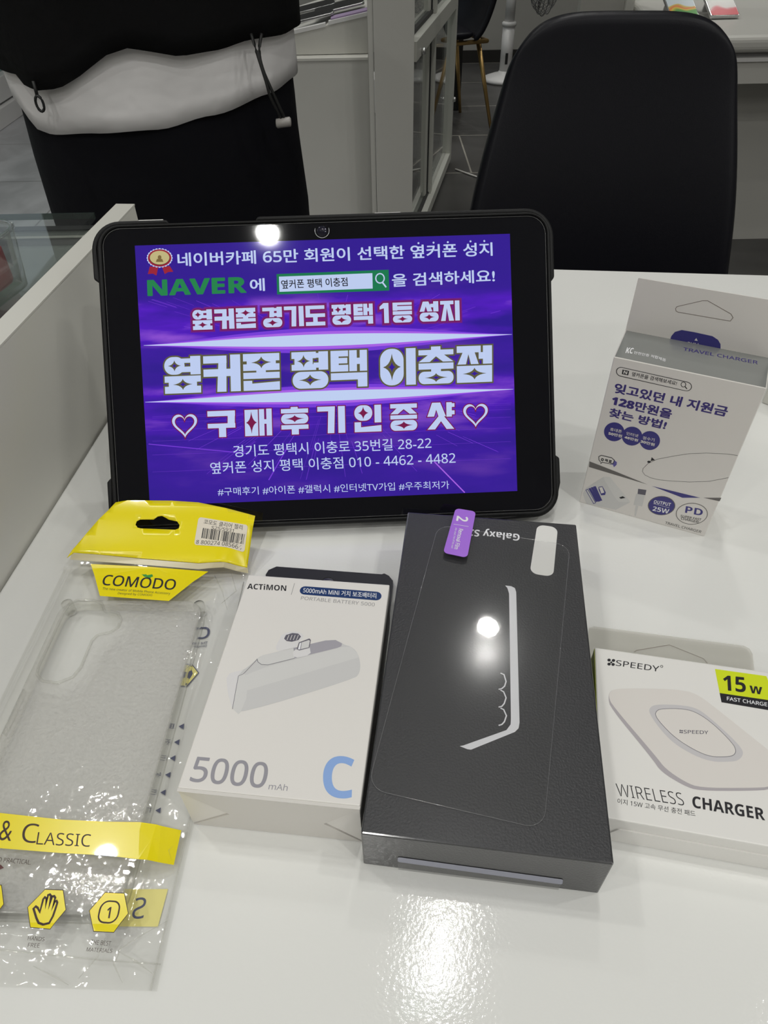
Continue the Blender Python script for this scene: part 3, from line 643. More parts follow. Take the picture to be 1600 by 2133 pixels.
# ------------------------------------------------------------------ white counter at right
rc = thing('white_counter', 'long white counter with a bullnose front behind the black shell chair', 'counter', (.915, 2.30, 0))
def rbox(name, x0, y0, z0, x1, y1, z1, m, bevel=.0):
    bm = bmesh.new(); add_box(bm, x0, y0, z0, x1, y1, z1); return bm_obj(name, bm, m, rc, bevel=bevel, seg=4)
bm = bmesh.new(); add_prism(bm, [(-.115, 0), (2.3, 0), (2.3, 1.0), (-.012, 1.0), (-.012, .63)], .630, .672); bm_obj('counter_top', bm, 'cabinet_white', rc, bevel=.016, seg=4)
rbox('light_strip', -.0, .012, .608, 2.3, .03, .618, 'plastic_white'); rbox('fascia', 0, .02, .552, 2.3, .05, .612, 'cabinet_white'); rbox('under_top', 0, .03, .612, 2.3, .9, .632, 'fan_grey')
rbox('base_panel', 0, .26, 0, 2.3, .95, .60, 'cabinet_white')
for k, (x, m, lab) in enumerate((((1.08-.13), 'wave_orange', 'phone with an orange and green wave picture on the white counter'), ((1.075), 'wave_pink', 'phone with a pink wave picture on the white counter'))):
    ph = thing('display_phone', lab, 'phone', (x, 2.58, .673), 0, None); ph.rotation_euler = (math.radians(24), 0, math.radians(2))
    bm = bmesh.new(); add_prism(bm, rrect(-.045, 0, .045, .20, .006), 0.0, .010); bm_obj('body', bm, 'silver', ph, bevel=.002)
    bm = bmesh.new(); add_prism(bm, rrect(-.042, .004, .042, .196, .005), .010, .0106); bm_obj('screen', bm, m, ph)
    bm = bmesh.new(); add_box(bm, -.03, .10, -.040, .03, .105, 0); bm_obj('prop', bm, 'plastic_white', ph)
bm = bmesh.new(); add_box(bm, .715, 2.95, 0, .868, 2.99, 1.7); o = bm_obj('partition', bm, 'wall_paint', None, bevel=.002); tag(o, 'plain grey partition board at the left end of the white counter', 'partition')
bm = bmesh.new(); add_box(bm, .868, 2.93, 0, .897, 2.99, 1.7); o = bm_obj('partition_post', bm, 'cabinet_white', None, bevel=.002); tag(o, 'slim pale post at the right end of the grey partition board', 'post')
# white box at the right edge of the desk, mostly out of the picture
bm = bmesh.new(); add_box(bm, 0, 0, 0, .16, .09, .05); o = bm_obj('white_carton', bm, 'panel_white', None, bevel=.001); o.location = (.2765, .4215, TZ); o.rotation_euler = (0, 0, math.radians(-74)); o.rotation_euler.z = math.radians(-45); tag(o, 'plain white carton behind the charger box at the right edge', 'box')
# ------------------------------------------------------------------ printed matter, in millimetres on each face
PRINTS={
 'P':{
  'logo_text':[
   ('t','Galaxy S2',[(60.83,165.47),(33.7,166.5),(60.42,158.4)],'white',0.02,1),
  ],
  'white_label':[
   ('p',[(70.19,172.26),(80.99,171.27),(76.65,135.2),(65.11,136.3)],'labelwhite',4,1),
  ],
  'lid_emblem':[
   ('p',[(52.95,126.86),(55.87,126.7),(57.67,125.69),(58.27,123.1),(58.64,52.19),(58.21,49.57),(56.67,47.7),(39.11,37.79),(37.62,37.86),(34.58,38.81),(36.06,39.31),(53.27,48.15),(54.96,50.9),(55.13,53.51),(54.83,121.76),(54.04,125.28)],'emblem',0,1),
   ('l',[(50.78,75.53),(52.32,74.93),(53.2,71.48),(52.55,69.04),(51.35,67.68),(50,67.15)],0.55,'emblem',0,1),
   ('l',[(50.8,66.87),(52.15,66.19),(53.17,63.36),(52.38,60.46),(51.36,58.99),(50.03,58.48)],0.55,'emblem',0,1),
   ('l',[(50.81,58.12),(52.14,57.56),(53.29,54.78),(52.44,51.9),(51.37,50.48),(50.07,49.9)],0.55,'emblem',0,1),
  ],
 },
 'P2':{
  'film':[
   ('p',[(17.48,162.64),(85.69,154.97),(66.63,9.1),(0.14,16.81)],'film',6,9),
  ],
  'tab':[
   ('p',[(26.01,176.28),(36.98,174.8),(33.65,140.44),(21.31,142.71)],'tabpurple',2.2,10),
   ('t','2',[(27.01,170.38),(26.7,166.47),(33.23,170.03)],'white',0.02,12),
   ('l',[(25.55,163.79),(33.49,162.81)],0.25,'white',0,12),
   ('t','Removal Film',[(28.55,160.88),(26.67,145.91),(30.93,160.44)],'white',0.015,12),
   ('t','after attach, Peel off this mask',[(26.46,161.36),(25.02,146.26),(27.66,161.07)],'white',0,12),
  ],
 },
 'PF':{
  'seal_strip':[
   ('p',[(13.76,12.7),(76.08,10.93),(76.61,5.79),(13.68,7.92)],'sealstrip',1,3),  # highlight on the clear seal tape, painted as a pale strip
  ],
  'seal_tape':[
   ('p',[(13.76,7.94),(76.02,5.58),(76.05,-1.48),(13.97,-0.11)],'sealtape',0,2),
  ],
 },
 'Q':{
  'logo_text':[
   ('t','ACTiMON',[(1.59,102.64),(21.01,103.18),(1,106.35)],'ink',0.02,1),
   ('l',[(24.14,108.54),(24.03,101.07)],0.25,'greyink',0,1),
  ],
  'name_pill':[
   ('p',[(27.55,107.07),(67.83,106.88),(67.94,101.43),(27.73,101.79)],'pill',3.3,1),
   ('t','5000mAh MiNi 거치 보조배터리',[(29.47,102.78),(65.51,102.55),(29.16,106.19)],'white',0.01,3),
  ],
  'subtitle_text':[
   ('t','PORTABLE BATTERY 5000',[(29.17,98.46),(65.24,97.69),(29.17,100.64)],'greyink',0,1),
  ],
  'product_picture':[
   ('p',[(23.18,70.15),(24.23,75.11),(24.78,77.21),(27.46,78.96),(31.4,79.59),(33.99,78.51),(35.04,76.56),(32.96,73.51),(32.37,69.85),(25.17,67.8),(23.89,68.47)],'pg3',0,1),
   ('p',[(26.1,74.88),(26.53,76.97),(29.28,78.39),(32,78.32),(33.64,76.83),(32.85,74.72),(29.96,73.46),(27.57,73.64)],'pg5',0,2),
   ('l',[(27.59,74.21),(27.92,77.1)],0.3,'pg2',0,3),
   ('l',[(29.03,74.35),(29.38,77.24)],0.3,'pg2',0,3),
   ('l',[(30.48,74.49),(30.83,77.39)],0.3,'pg2',0,3),
   ('l',[(31.93,74.63),(32.29,77.53)],0.3,'pg2',0,3),
   ('p',[(6.65,47.97),(5.46,51.52),(6.21,54.19),(8.85,55.28),(11.81,56.39),(14.27,59.52),(16.36,63.03),(18.5,65.11),(45.26,75.67),(49.16,76.29),(52.28,75.54),(54.16,74.11),(57.55,73.48),(60.96,70.25),(62.88,64.63),(63.14,59.74),(61.22,56.59),(15.27,34.79),(12.14,37.21),(8.62,43.14)],'pg1',0,1),
   ('p',[(13.14,53.75),(21.02,58.65),(53.67,72.94),(57.25,73.29),(60.88,69.85),(61.59,67.97),(14.02,45.45)],'pg2',0,2),
   ('p',[(10.3,53.47),(12.54,54.81),(15.32,50.28),(16.67,42.52),(15.91,35.87),(15.27,34.79),(12.14,37.21)],'pg2',0,3),
   ('p',[(6.65,47.97),(5.46,51.52),(6.21,54.19),(8.85,55.28),(11.81,56.39),(10.3,53.47),(12.01,37.19),(8.62,43.14)],'pg3',0,3),
   ('l',[(16.51,62.43),(12.32,54.42),(10.4,53.11),(12.09,36.93)],0.2,'pg5',0,4),
   ('p',[(16.41,62.81),(18.53,64.96),(31.63,70.17),(33.09,64.66),(21.99,60.04),(19.07,59.98),(17.14,61.18)],'pg2',0,4),
   ('p',[(31.5,70.16),(45.26,75.67),(49.82,76.35),(53.08,74.65),(52.97,73.19),(51.16,72.06),(33.09,64.66)],'pg4',0,4),
   ('l',[(16.41,62.81),(17.14,61.18),(19.07,59.98),(21.99,60.04),(33.09,64.66)],0.2,'pg5',0,5),
   ('p',[(31.66,67.8),(32.48,69.3),(38.68,71.49),(39.76,68.19),(38.31,66.49),(34.32,65.09),(32.45,65.53)],'pg3',0,6),
   ('p',[(33.1,69.52),(33.32,73.38),(37.7,76),(38.51,75.26),(38.67,70.85),(34.39,69.01)],'pg5',0,7),
   ('p',[(33.62,69.57),(33.73,73.02),(34.45,73.41),(34.69,69.52)],'white',0,8),
   ('p',[(34.92,69.7),(34.63,73.51),(37.54,75.09),(38.19,74.83),(38.3,71.06)],'pg2',0,8),
  ],
  'capacity_text':[
   ('t','5000',[(3.74,4.25),(33.81,4.5),(3.2,14.79)],'capgrey',0.012,1),
   ('t','mAh',[(35.09,4.34),(42.45,4.45),(35.07,6.87)],'capgrey',0,1),
  ],
  'type_letter':[
   ('t','C',[(56.09,3.56),(68.15,3.65),(54.18,20.55)],'cblue',0.022,1),
  ],
 },
 'QF':{
  'end_flap':[
   ('p',[(15.29,15.65),(56.09,14.64),(70.4,0.27),(0.94,0.39)],'cardboard',0,4),
  ],
 },
 'Q0':{
  'hang_tab':[
   ('p',[(-0.51,136.19),(0.29,139.71),(4.13,142.69),(63.33,142.42),(64.69,143.19),(67.4,141.73),(69.97,138.28),(70.32,134.66),(70.63,110.06),(4.71,112.36)],'hangblack',0,1),
  ],
  'tabhole':[
   ('p',[(31.32,135.68),(32.43,137.16),(34.35,137.66),(36,137.39),(37.67,135.96),(38.7,129.61),(31.68,129.97)],'x',0,1),
  ],
 },
 'C':{
  'search_bar_print':[
   ('p',[(2.59,96.83),(40.75,96.29),(41.15,90.9),(2.99,91.28)],'ink',5,1),
   ('p',[(3.05,96.5),(40.44,95.92),(40.7,91.22),(3.35,91.75)],'charger',4.6,2),
   ('p',[(5.79,95.55),(9.22,95.51),(9.3,92.86),(5.99,92.86)],'ink',0,3),
   ('t','N',[(6.64,93.39),(8.61,93.36),(6.57,95.15)],'charger',0.05,4),
   ('t','옆커폰을 검색해보세요!',[(10.92,92.97),(33.53,92.96),(10.86,95.47)],'ink',0.015,3),
   ('l',[(37.73,94.64),(37.79,94.33),(37.79,94.02),(37.73,93.72),(37.62,93.46),(37.46,93.25),(37.26,93.09),(37.03,92.99),(36.79,92.96),(36.53,93),(36.28,93.12),(36.06,93.29),(35.86,93.52),(35.7,93.79),(35.59,94.08),(35.54,94.4),(35.54,94.71),(35.6,95),(35.71,95.26),(35.87,95.47),(36.07,95.63),(36.3,95.73),(36.55,95.75),(36.8,95.71),(37.05,95.6),(37.27,95.43),(37.47,95.2),(37.63,94.93)],0.35,'ink',1,3),
   ('l',[(37.62,93.51),(38.96,92.31)],0.5,'ink',0,3),
  ],
  'slogan_text':[
   ('t','잊고있던 내 지원금',[(4.07,80.85),(61.02,81.19),(4.01,87.08)],'navy',0.035,1),
   ('t','128만원을',[(4.29,73.08),(35.89,72.64),(4.22,79.17)],'navy',0.035,1),
   ('t','찾는 방법!',[(4.35,65.58),(34.82,65.36),(4.52,71.33)],'navy',0.035,1),
  ],
  'benefit_circles':[
   ('p',[(14.9,58.08),(15.07,56.68),(14.96,55.27),(14.58,53.91),(13.95,52.67),(13.1,51.62),(12.07,50.81),(10.92,50.28),(9.69,50.07),(8.45,50.19),(7.28,50.62),(6.22,51.35),(5.34,52.35),(4.67,53.55),(4.26,54.89),(4.12,56.31),(4.25,57.73),(4.66,59.08),(5.31,60.3),(6.17,61.32),(7.2,62.09),(8.35,62.59),(9.55,62.78),(10.76,62.66),(11.9,62.23),(12.94,61.52),(13.81,60.56),(14.48,59.39)],'navy2',0,1),
   ('p',[(24.59,58.06),(24.78,56.67),(24.69,55.27),(24.35,53.92),(23.75,52.69),(22.93,51.65),(21.93,50.85),(20.8,50.33),(19.6,50.12),(18.38,50.23),(17.22,50.66),(16.16,51.39),(15.28,52.37),(14.6,53.56),(14.17,54.89),(14.01,56.3),(14.12,57.71),(14.5,59.05),(15.11,60.26),(15.94,61.27),(16.94,62.04),(18.06,62.53),(19.24,62.72),(20.43,62.6),(21.57,62.18),(22.6,61.47),(23.47,60.52),(24.15,59.36)],'navy2',0,2),
   ('p',[(34.14,57.96),(34.35,56.58),(34.29,55.19),(33.97,53.85),(33.41,52.63),(32.62,51.6),(31.65,50.8),(30.55,50.29),(29.36,50.08),(28.16,50.19),(27.01,50.62),(25.96,51.34),(25.07,52.31),(24.39,53.49),(23.95,54.82),(23.76,56.21),(23.85,57.61),(24.19,58.95),(24.78,60.14),(25.58,61.15),(26.55,61.91),(27.64,62.4),(28.8,62.58),(29.98,62.47),(31.1,62.05),(32.13,61.35),(33,60.4),(33.69,59.25)],'navy2',0,3),
   ('t','휴대폰',[(7.2,56.62),(13.63,56.77),(7.1,58.79)],'charger',0.01,5),
   ('t','50만원',[(6.91,53.72),(14.4,53.85),(6.75,55.81)],'charger',0.03,5),
   ('t','인터넷',[(16.18,56.52),(22.62,56.53),(16.07,58.6)],'charger',0.01,5),
   ('t','48만원',[(15.74,53.92),(23.19,53.73),(15.67,55.77)],'charger',0.03,5),
   ('t','정수기',[(25.17,56.13),(31.38,56.43),(25,58.27)],'charger',0.01,5),
   ('t','30만원',[(24.55,53.64),(32.23,53.47),(24.42,55.64)],'charger',0.03,5),
  ],
  'bubble_logo':[
   ('p',[(12.01,38.33),(15.3,36.69),(15.56,34.77),(14.47,32.58),(13.59,34.12),(10.76,34.1)],'navy3',0,1),
   ('p',[(4.57,37.36),(5.9,38.88),(11.87,39.01),(13.9,37.68),(13.74,35.08),(12.19,34.02),(7.62,33.8),(6.82,32.43),(6.41,33.77),(5.2,34.84)],'ink',0,2),
   ('p',[(5.02,37.24),(6.07,38.39),(11.91,38.48),(13.48,37.36),(13.32,35.4),(12.02,34.51),(7.38,34.27),(6.78,33.34),(6.55,34.18),(5.57,35.14)],'charger',0,3),
   ('t','ㅇㅋㅍ',[(6.34,34.84),(12.56,34.97),(6.29,36.92)],'ink',0.06,4),
  ],
  'diagonal_band':[
   ('p',[(0.36,32.33),(16.62,29.79),(34.84,26.58),(0.77,28.18)],'bandgrey',0,1),
   ('p',[(37.32,26.33),(63.82,26.92),(55.03,23.7)],'navy2',0,1),
   ('p',[(65.31,27.47),(73.96,30.64),(73.8,27.91)],'bandgrey',0,1),
  ],
  'orbit_line':[
   ('l',[(73.28,60.16),(69.45,59.75),(65.7,58.96),(58.48,57.07),(50.46,54.07),(43.14,50.01),(35.72,45.43),(31.75,41.04),(30.01,36.87),(30.18,34.66),(32.01,32.72),(35.66,31.78),(40.39,31.95),(46.79,33.35),(55.47,35.65),(64.83,39.37),(73.33,44.96)],0.2,'ink',0,1),
   ('p',[(32.85,42.64),(32.87,42.47),(32.84,42.29),(32.77,42.12),(32.66,41.95),(32.51,41.81),(32.34,41.7),(32.15,41.61),(31.95,41.57),(31.75,41.56),(31.56,41.59),(31.4,41.67),(31.26,41.77),(31.16,41.91),(31.1,42.07),(31.08,42.24),(31.11,42.42),(31.18,42.59),(31.29,42.75),(31.43,42.89),(31.61,43.01),(31.8,43.09),(32,43.14),(32.19,43.14),(32.38,43.11),(32.55,43.04),(32.68,42.93),(32.79,42.8)],'ink',0,2),
   ('p',[(32.7,42.68),(32.6,45.91),(34.75,44.5),(33,43.4)],'ink',0,2),
  ],
  'adapter_picture':[
   ('p',[(0.92,7.2),(1.92,12.03),(10.15,23.63),(13.72,24.86),(28.58,10.86),(21.94,1.76),(4.23,0.3)],'pg2',0,1),
   ('p',[(10.15,23.63),(12.08,20.49),(18.96,11.77),(22.2,8.5),(28.68,10.41),(21.94,1.76),(4.23,0.3),(0.92,7.2),(1.92,12.03)],'pg1',0,2),
   ('l',[(4.02,12.78),(10.17,4.04)],1.6,'navy2',0,3),
   ('l',[(5.27,14.02),(11.39,4.69)],1.6,'navy2',0,3),
   ('l',[(6.54,15.15),(12.32,5.64)],1.6,'navy2',0,3),
   ('l',[(2.18,10.64),(3.11,11.67),(9.61,3.02),(8.57,1.82)],0.4,'navy2',1,3),
   ('p',[(8.84,15.47),(10.99,16.82),(13.77,12.83),(13.73,10.85),(11.65,9.79),(9.49,13.26)],'navy2',0,4),
   ('p',[(9.32,15.26),(10.96,16.23),(12.95,12.54),(11.36,11.27)],'charger',0,5),
   ('p',[(21.86,11.84),(23.68,13.48),(25.4,12.84),(23.08,11.2)],'ink',0,4),
  ],
  'cable_picture':[
   ('p',[(30.72,21.82),(35.26,22.49),(35.55,18.59),(31.27,17.9)],'pg5',0,1),
   ('p',[(30.55,17.93),(35.33,18.6),(35.83,9.82),(30.9,9.16)],'pg1',0,2),
   ('p',[(32.18,9.24),(33.73,9.33),(34.07,1.23),(33.18,1.29)],'pg1',0,1),
  ],
  'output_badge':[
   ('p',[(52.9,16.82),(53.13,15.23),(52.99,13.57),(52.49,11.94),(51.65,10.41),(50.52,9.05),(49.15,7.95),(47.59,7.16),(45.95,6.72),(44.29,6.65),(42.71,6.97),(41.28,7.66),(40.09,8.67),(39.2,9.97),(38.64,11.47),(38.45,13.1),(38.64,14.78),(39.18,16.41),(40.06,17.92),(41.21,19.24),(42.6,20.3),(44.13,21.04),(45.75,21.44),(47.36,21.49),(48.89,21.17),(50.28,20.5),(51.44,19.52),(52.33,18.28)],'bandgrey',0,1),
   ('p',[(52.47,16.66),(52.67,15.17),(52.54,13.62),(52.07,12.09),(51.29,10.65),(50.23,9.39),(48.93,8.35),(47.48,7.61),(45.94,7.2),(44.39,7.14),(42.9,7.44),(41.57,8.08),(40.46,9.03),(39.62,10.24),(39.1,11.64),(38.92,13.16),(39.09,14.73),(39.6,16.26),(40.42,17.68),(41.51,18.91),(42.8,19.91),(44.24,20.61),(45.75,20.98),(47.27,21.03),(48.71,20.73),(50.01,20.1),(51.1,19.19),(51.93,18.02)],'navy2',0,2),
   ('t','OUTPUT',[(41.25,14.4),(50.47,15.33),(41.11,16.97)],'white',0.03,4),
   ('l',[(41.18,14.08),(50.37,14.12)],0.2,'white',0,4),
   ('t','25W',[(41.91,8.76),(50.96,9.64),(41.64,12.2)],'white',0.03,4),
  ],
  'fast_charge_badge':[
   ('p',[(70.62,17.21),(70.91,15.43),(70.8,13.59),(70.28,11.76),(69.38,10.04),(68.14,8.52),(66.62,7.27),(64.89,6.36),(63.04,5.85),(61.17,5.76),(59.38,6.09),(57.75,6.84),(56.38,7.97),(55.34,9.4),(54.68,11.08),(54.43,12.9),(54.6,14.77),(55.18,16.6),(56.13,18.3),(57.4,19.78),(58.94,20.97),(60.65,21.82),(62.45,22.28),(64.27,22.34),(66,22),(67.57,21.27),(68.91,20.2),(69.94,18.82)],'bandgrey',0,1),
   ('p',[(70.26,17.07),(70.53,15.39),(70.42,13.65),(69.92,11.92),(69.06,10.3),(67.87,8.85),(66.41,7.67),(64.76,6.81),(63,6.32),(61.22,6.23),(59.52,6.54),(57.97,7.24),(56.67,8.29),(55.68,9.65),(55.06,11.22),(54.82,12.94),(54.99,14.71),(55.54,16.44),(56.45,18.05),(57.67,19.45),(59.13,20.58),(60.76,21.39),(62.49,21.83),(64.22,21.9),(65.87,21.58),(67.37,20.9),(68.64,19.89),(69.62,18.59)],'charger',0,2),
   ('t','PD',[(59.06,13.73),(68.27,14.66),(58.36,18.58)],'navy2',0.02,4),
   ('t','SUPER FAST',[(57.61,9.65),(68.68,10.83),(57.47,11.46)],'ink',0.015,4),
   ('t','CHARGER!',[(58.27,7.93),(67.96,8.57),(58.13,9.75)],'ink',0.015,4),
  ],
  'foot_text':[
   ('t','TRAVEL CHARGER',[(50.94,1.43),(71.2,1.88),(50.86,3.42)],'ink',0,1),
  ],
 },
 'CT':{
  'top_print':[
   ('t','KC',[(4.67,6.11),(8.14,6.82),(4.42,12.39)],'white',0.04,1),
   ('t','안전인증 적합제품',[(8.78,7.1),(25.12,6.76),(8.62,10.06)],'white',0.01,1),
   ('t','TRAVEL CHARGER',[(31.65,23.54),(68.05,24.39),(31.49,26.98)],'navy',0.01,1),
  ],
 },
 'CB':{
  'pull_print':[
   ('p',[(23.8,100.82),(23.82,103.25),(25,106.04),(28,107.77),(34.2,107.89),(43.52,107.57),(46.68,106.13),(48.52,104.04),(49.37,101.19)],'navy2',0,1),
   ('p',[(36.16,104.88),(35.65,103.32),(37.31,103.4)],'charger',0,2),
   ('t','PULL',[(33.07,99.44),(39.27,99.75),(32.71,101.93)],'charger',0.01,2),
  ],
  'hang_slot':[
   ('l',[(21.98,118.83),(22.42,119.95),(33.57,125.39),(35.83,125.83),(48.46,121.1),(49.98,119.38),(49.3,117.4),(47.55,117.31),(23.67,117.09),(22.5,117.55)],0.3,'slotline',1,1),
  ],
 },
 'S':{
  'logo_text':[
   ('p',[(7.09,75.35),(7.06,75.16),(7,74.97),(6.9,74.8),(6.77,74.65),(6.62,74.52),(6.45,74.43),(6.28,74.38),(6.11,74.37),(5.95,74.4),(5.81,74.47),(5.69,74.58),(5.6,74.72),(5.55,74.89),(5.54,75.07),(5.57,75.26),(5.63,75.44),(5.73,75.62),(5.86,75.77),(6.01,75.9),(6.18,75.99),(6.35,76.04),(6.52,76.05),(6.69,76.02),(6.83,75.95),(6.95,75.84),(7.03,75.7),(7.08,75.53)],'ink',0,1),
   ('p',[(9.07,75.5),(9.05,75.31),(8.98,75.13),(8.88,74.95),(8.75,74.8),(8.6,74.67),(8.43,74.58),(8.26,74.53),(8.09,74.52),(7.93,74.55),(7.79,74.62),(7.67,74.73),(7.59,74.87),(7.54,75.04),(7.53,75.22),(7.55,75.41),(7.62,75.6),(7.72,75.77),(7.85,75.92),(8,76.05),(8.17,76.14),(8.34,76.19),(8.51,76.2),(8.67,76.17),(8.81,76.1),(8.93,75.99),(9.02,75.85),(9.06,75.68)],'ink',0,1),
   ('p',[(6.99,73.07),(6.96,72.89),(6.9,72.7),(6.8,72.53),(6.67,72.38),(6.52,72.25),(6.35,72.16),(6.18,72.11),(6.01,72.1),(5.85,72.13),(5.71,72.2),(5.59,72.31),(5.51,72.45),(5.46,72.61),(5.45,72.79),(5.47,72.98),(5.54,73.16),(5.64,73.34),(5.76,73.49),(5.92,73.62),(6.08,73.71),(6.25,73.76),(6.42,73.77),(6.59,73.74),(6.73,73.66),(6.84,73.56),(6.93,73.42),(6.98,73.25)],'ink',0,1),
   ('p',[(8.8,73.2),(8.77,73.01),(8.7,72.83),(8.6,72.65),(8.48,72.5),(8.33,72.38),(8.16,72.29),(7.99,72.24),(7.82,72.23),(7.66,72.26),(7.52,72.33),(7.4,72.44),(7.32,72.57),(7.27,72.74),(7.26,72.92),(7.28,73.1),(7.35,73.29),(7.45,73.46),(7.58,73.61),(7.73,73.74),(7.89,73.83),(8.07,73.88),(8.24,73.89),(8.4,73.86),(8.54,73.79),(8.65,73.68),(8.74,73.54),(8.79,73.38)],'ink',0,1),
   ('p',[(7.75,74.17),(7.73,74.04),(7.69,73.92),(7.63,73.8),(7.54,73.7),(7.45,73.62),(7.34,73.56),(7.23,73.53),(7.12,73.52),(7.02,73.54),(6.92,73.59),(6.85,73.66),(6.8,73.76),(6.76,73.87),(6.76,73.99),(6.77,74.11),(6.82,74.23),(6.88,74.35),(6.96,74.45),(7.06,74.53),(7.17,74.59),(7.28,74.63),(7.39,74.63),(7.49,74.61),(7.58,74.56),(7.66,74.49),(7.71,74.4),(7.74,74.29)],'ink',0,1),
   ('t','SPEEDY',[(9.1,72.64),(28.43,72.65),(9.64,75.88)],'ink',0.004,1),
   ('l',[(30.41,76.03),(30.39,75.89),(30.34,75.75),(30.27,75.62),(30.18,75.51),(30.08,75.42),(29.97,75.36),(29.86,75.32),(29.75,75.32),(29.65,75.34),(29.57,75.4),(29.5,75.48),(29.45,75.59),(29.43,75.72),(29.43,75.85),(29.45,75.99),(29.5,76.13),(29.57,76.26),(29.66,76.37),(29.76,76.46),(29.87,76.52),(29.98,76.56),(30.09,76.56),(30.19,76.54),(30.27,76.48),(30.34,76.4),(30.39,76.29),(30.41,76.16)],0.25,'ink',1,1),
  ],
  'power_label':[
   ('p',[(53.68,78.83),(75.96,78.96),(77.13,66.08),(53.8,65.97)],'lime',0,1),
   ('p',[(53.8,65.97),(77.13,66.08),(77.03,60.68),(53.85,61.22)],'ink',0,1),
   ('t','15',[(55.72,67.71),(65.35,68.19),(56.68,75.98)],'ink',0.035,3),
   ('t','w',[(66.82,68.4),(72.18,68.43),(67.49,72.41)],'ink',0.035,3),
   ('t','FAST CHARGE',[(56.31,62.66),(73.12,62.58),(56.58,64.64)],'white',0.015,3),
  ],
  'product_picture':[
   ('p',[(5.04,54.32),(5.71,57.59),(7.65,59.54),(13.55,61.06),(28.49,63.65),(39.03,64.61),(44.05,63.31),(48.7,59.79),(65.94,44.08),(71.63,39.02),(72.94,31.76),(68.52,23.72),(57.05,20.99),(38.6,17.69),(33.15,18.72),(24.66,23.14),(21.76,28.23),(5.88,49.52)],'pw3',0,1),
   ('p',[(5.23,54.98),(5.82,57.61),(7.65,59.54),(13.55,61.06),(28.49,63.65),(39.03,64.61),(44.05,63.31),(48.7,59.79),(65.94,44.08),(71.63,39.02),(72.57,32.22),(68.76,24.88),(57.27,22.25),(39.24,19.08),(33.81,20.39),(26.49,24.8),(23.33,29.61),(6.72,50.9)],'pw1',0,2),
   ('p',[(22.11,50.06),(22.58,52.57),(24.54,54.46),(28.75,55.54),(35.52,56.46),(42.15,56.45),(46.79,53.36),(55.34,44.4),(58.85,39.43),(58.61,36.63),(55.97,33.7),(52,32.59),(45.64,31.43),(39.13,32.78),(30.89,37.09),(25.59,43.57)],'pw2',0,3),
   ('p',[(24.59,49.31),(25.3,51.55),(27.5,53.16),(37.39,54.97),(42.82,53.84),(48.75,49.56),(55.36,41.58),(56.18,38.38),(54.92,35.95),(51.86,34.74),(45.47,33.56),(39.45,35.31),(32.14,39.58),(26.78,45.54)],'pw1',0,4),
   ('l',[(24.59,49.31),(25.3,51.55),(27.5,53.16),(37.39,54.97),(42.82,53.84),(48.75,49.56),(55.36,41.58),(56.18,38.38),(54.92,35.95),(51.86,34.74),(45.47,33.56),(39.45,35.31),(32.14,39.58),(26.78,45.54)],0.2,'pg5',1,5),
   ('t','SPEEDY',[(35.68,42.52),(45.89,44.04),(35.89,44.29)],'pg5',0.01,5),
   ('p',[(34.79,43.8),(34.77,43.72),(34.74,43.64),(34.69,43.56),(34.62,43.5),(34.55,43.44),(34.47,43.4),(34.39,43.38),(34.32,43.37),(34.24,43.39),(34.18,43.42),(34.13,43.46),(34.1,43.52),(34.08,43.59),(34.08,43.67),(34.1,43.75),(34.13,43.83),(34.18,43.9),(34.24,43.97),(34.32,44.03),(34.39,44.07),(34.48,44.09),(34.55,44.09),(34.63,44.08),(34.69,44.05),(34.74,44.01),(34.77,43.95),(34.79,43.88)],'pg5',0,5),
   ('p',[(35.54,43.82),(35.52,43.74),(35.48,43.66),(35.43,43.58),(35.37,43.52),(35.3,43.46),(35.22,43.42),(35.14,43.4),(35.06,43.39),(34.99,43.41),(34.93,43.44),(34.88,43.48),(34.84,43.54),(34.83,43.61),(34.83,43.69),(34.85,43.77),(34.88,43.85),(34.93,43.92),(34.99,43.99),(35.06,44.05),(35.14,44.09),(35.22,44.11),(35.3,44.11),(35.37,44.1),(35.44,44.07),(35.49,44.03),(35.52,43.97),(35.54,43.9)],'pg5',0,5),
   ('p',[(34.69,42.91),(34.67,42.83),(34.64,42.75),(34.59,42.68),(34.52,42.61),(34.45,42.56),(34.37,42.52),(34.29,42.5),(34.22,42.49),(34.15,42.5),(34.08,42.53),(34.03,42.58),(34,42.64),(33.98,42.71),(33.98,42.78),(34,42.86),(34.03,42.94),(34.08,43.02),(34.15,43.08),(34.22,43.14),(34.29,43.18),(34.37,43.2),(34.45,43.21),(34.52,43.19),(34.59,43.16),(34.64,43.12),(34.67,43.06),(34.69,42.99)],'pg5',0,5),
   ('p',[(35.43,42.93),(35.42,42.85),(35.38,42.77),(35.33,42.7),(35.27,42.63),(35.2,42.58),(35.12,42.54),(35.04,42.52),(34.96,42.51),(34.89,42.52),(34.83,42.55),(34.78,42.6),(34.74,42.66),(34.73,42.73),(34.73,42.8),(34.74,42.88),(34.78,42.96),(34.83,43.04),(34.89,43.11),(34.96,43.16),(35.04,43.2),(35.12,43.22),(35.2,43.23),(35.27,43.22),(35.33,43.19),(35.38,43.14),(35.42,43.08),(35.43,43.01)],'pg5',0,5),
  ],
  'product_name_text':[
   ('t','WIRELESS',[(6.91,9.73),(32.4,10.37),(6.18,14.88)],'ink',-0.012,1),
   ('t','CHARGER',[(35.35,10.23),(62.07,9.97),(35.73,15.15)],'ink',0.035,1),
   ('t','이지 15W 고속 무선 충전 패드',[(6.5,6.47),(35.94,6.71),(6.71,8.74)],'ink',0,1),
  ],
 },
 'S0':{
  'hang_tab':[
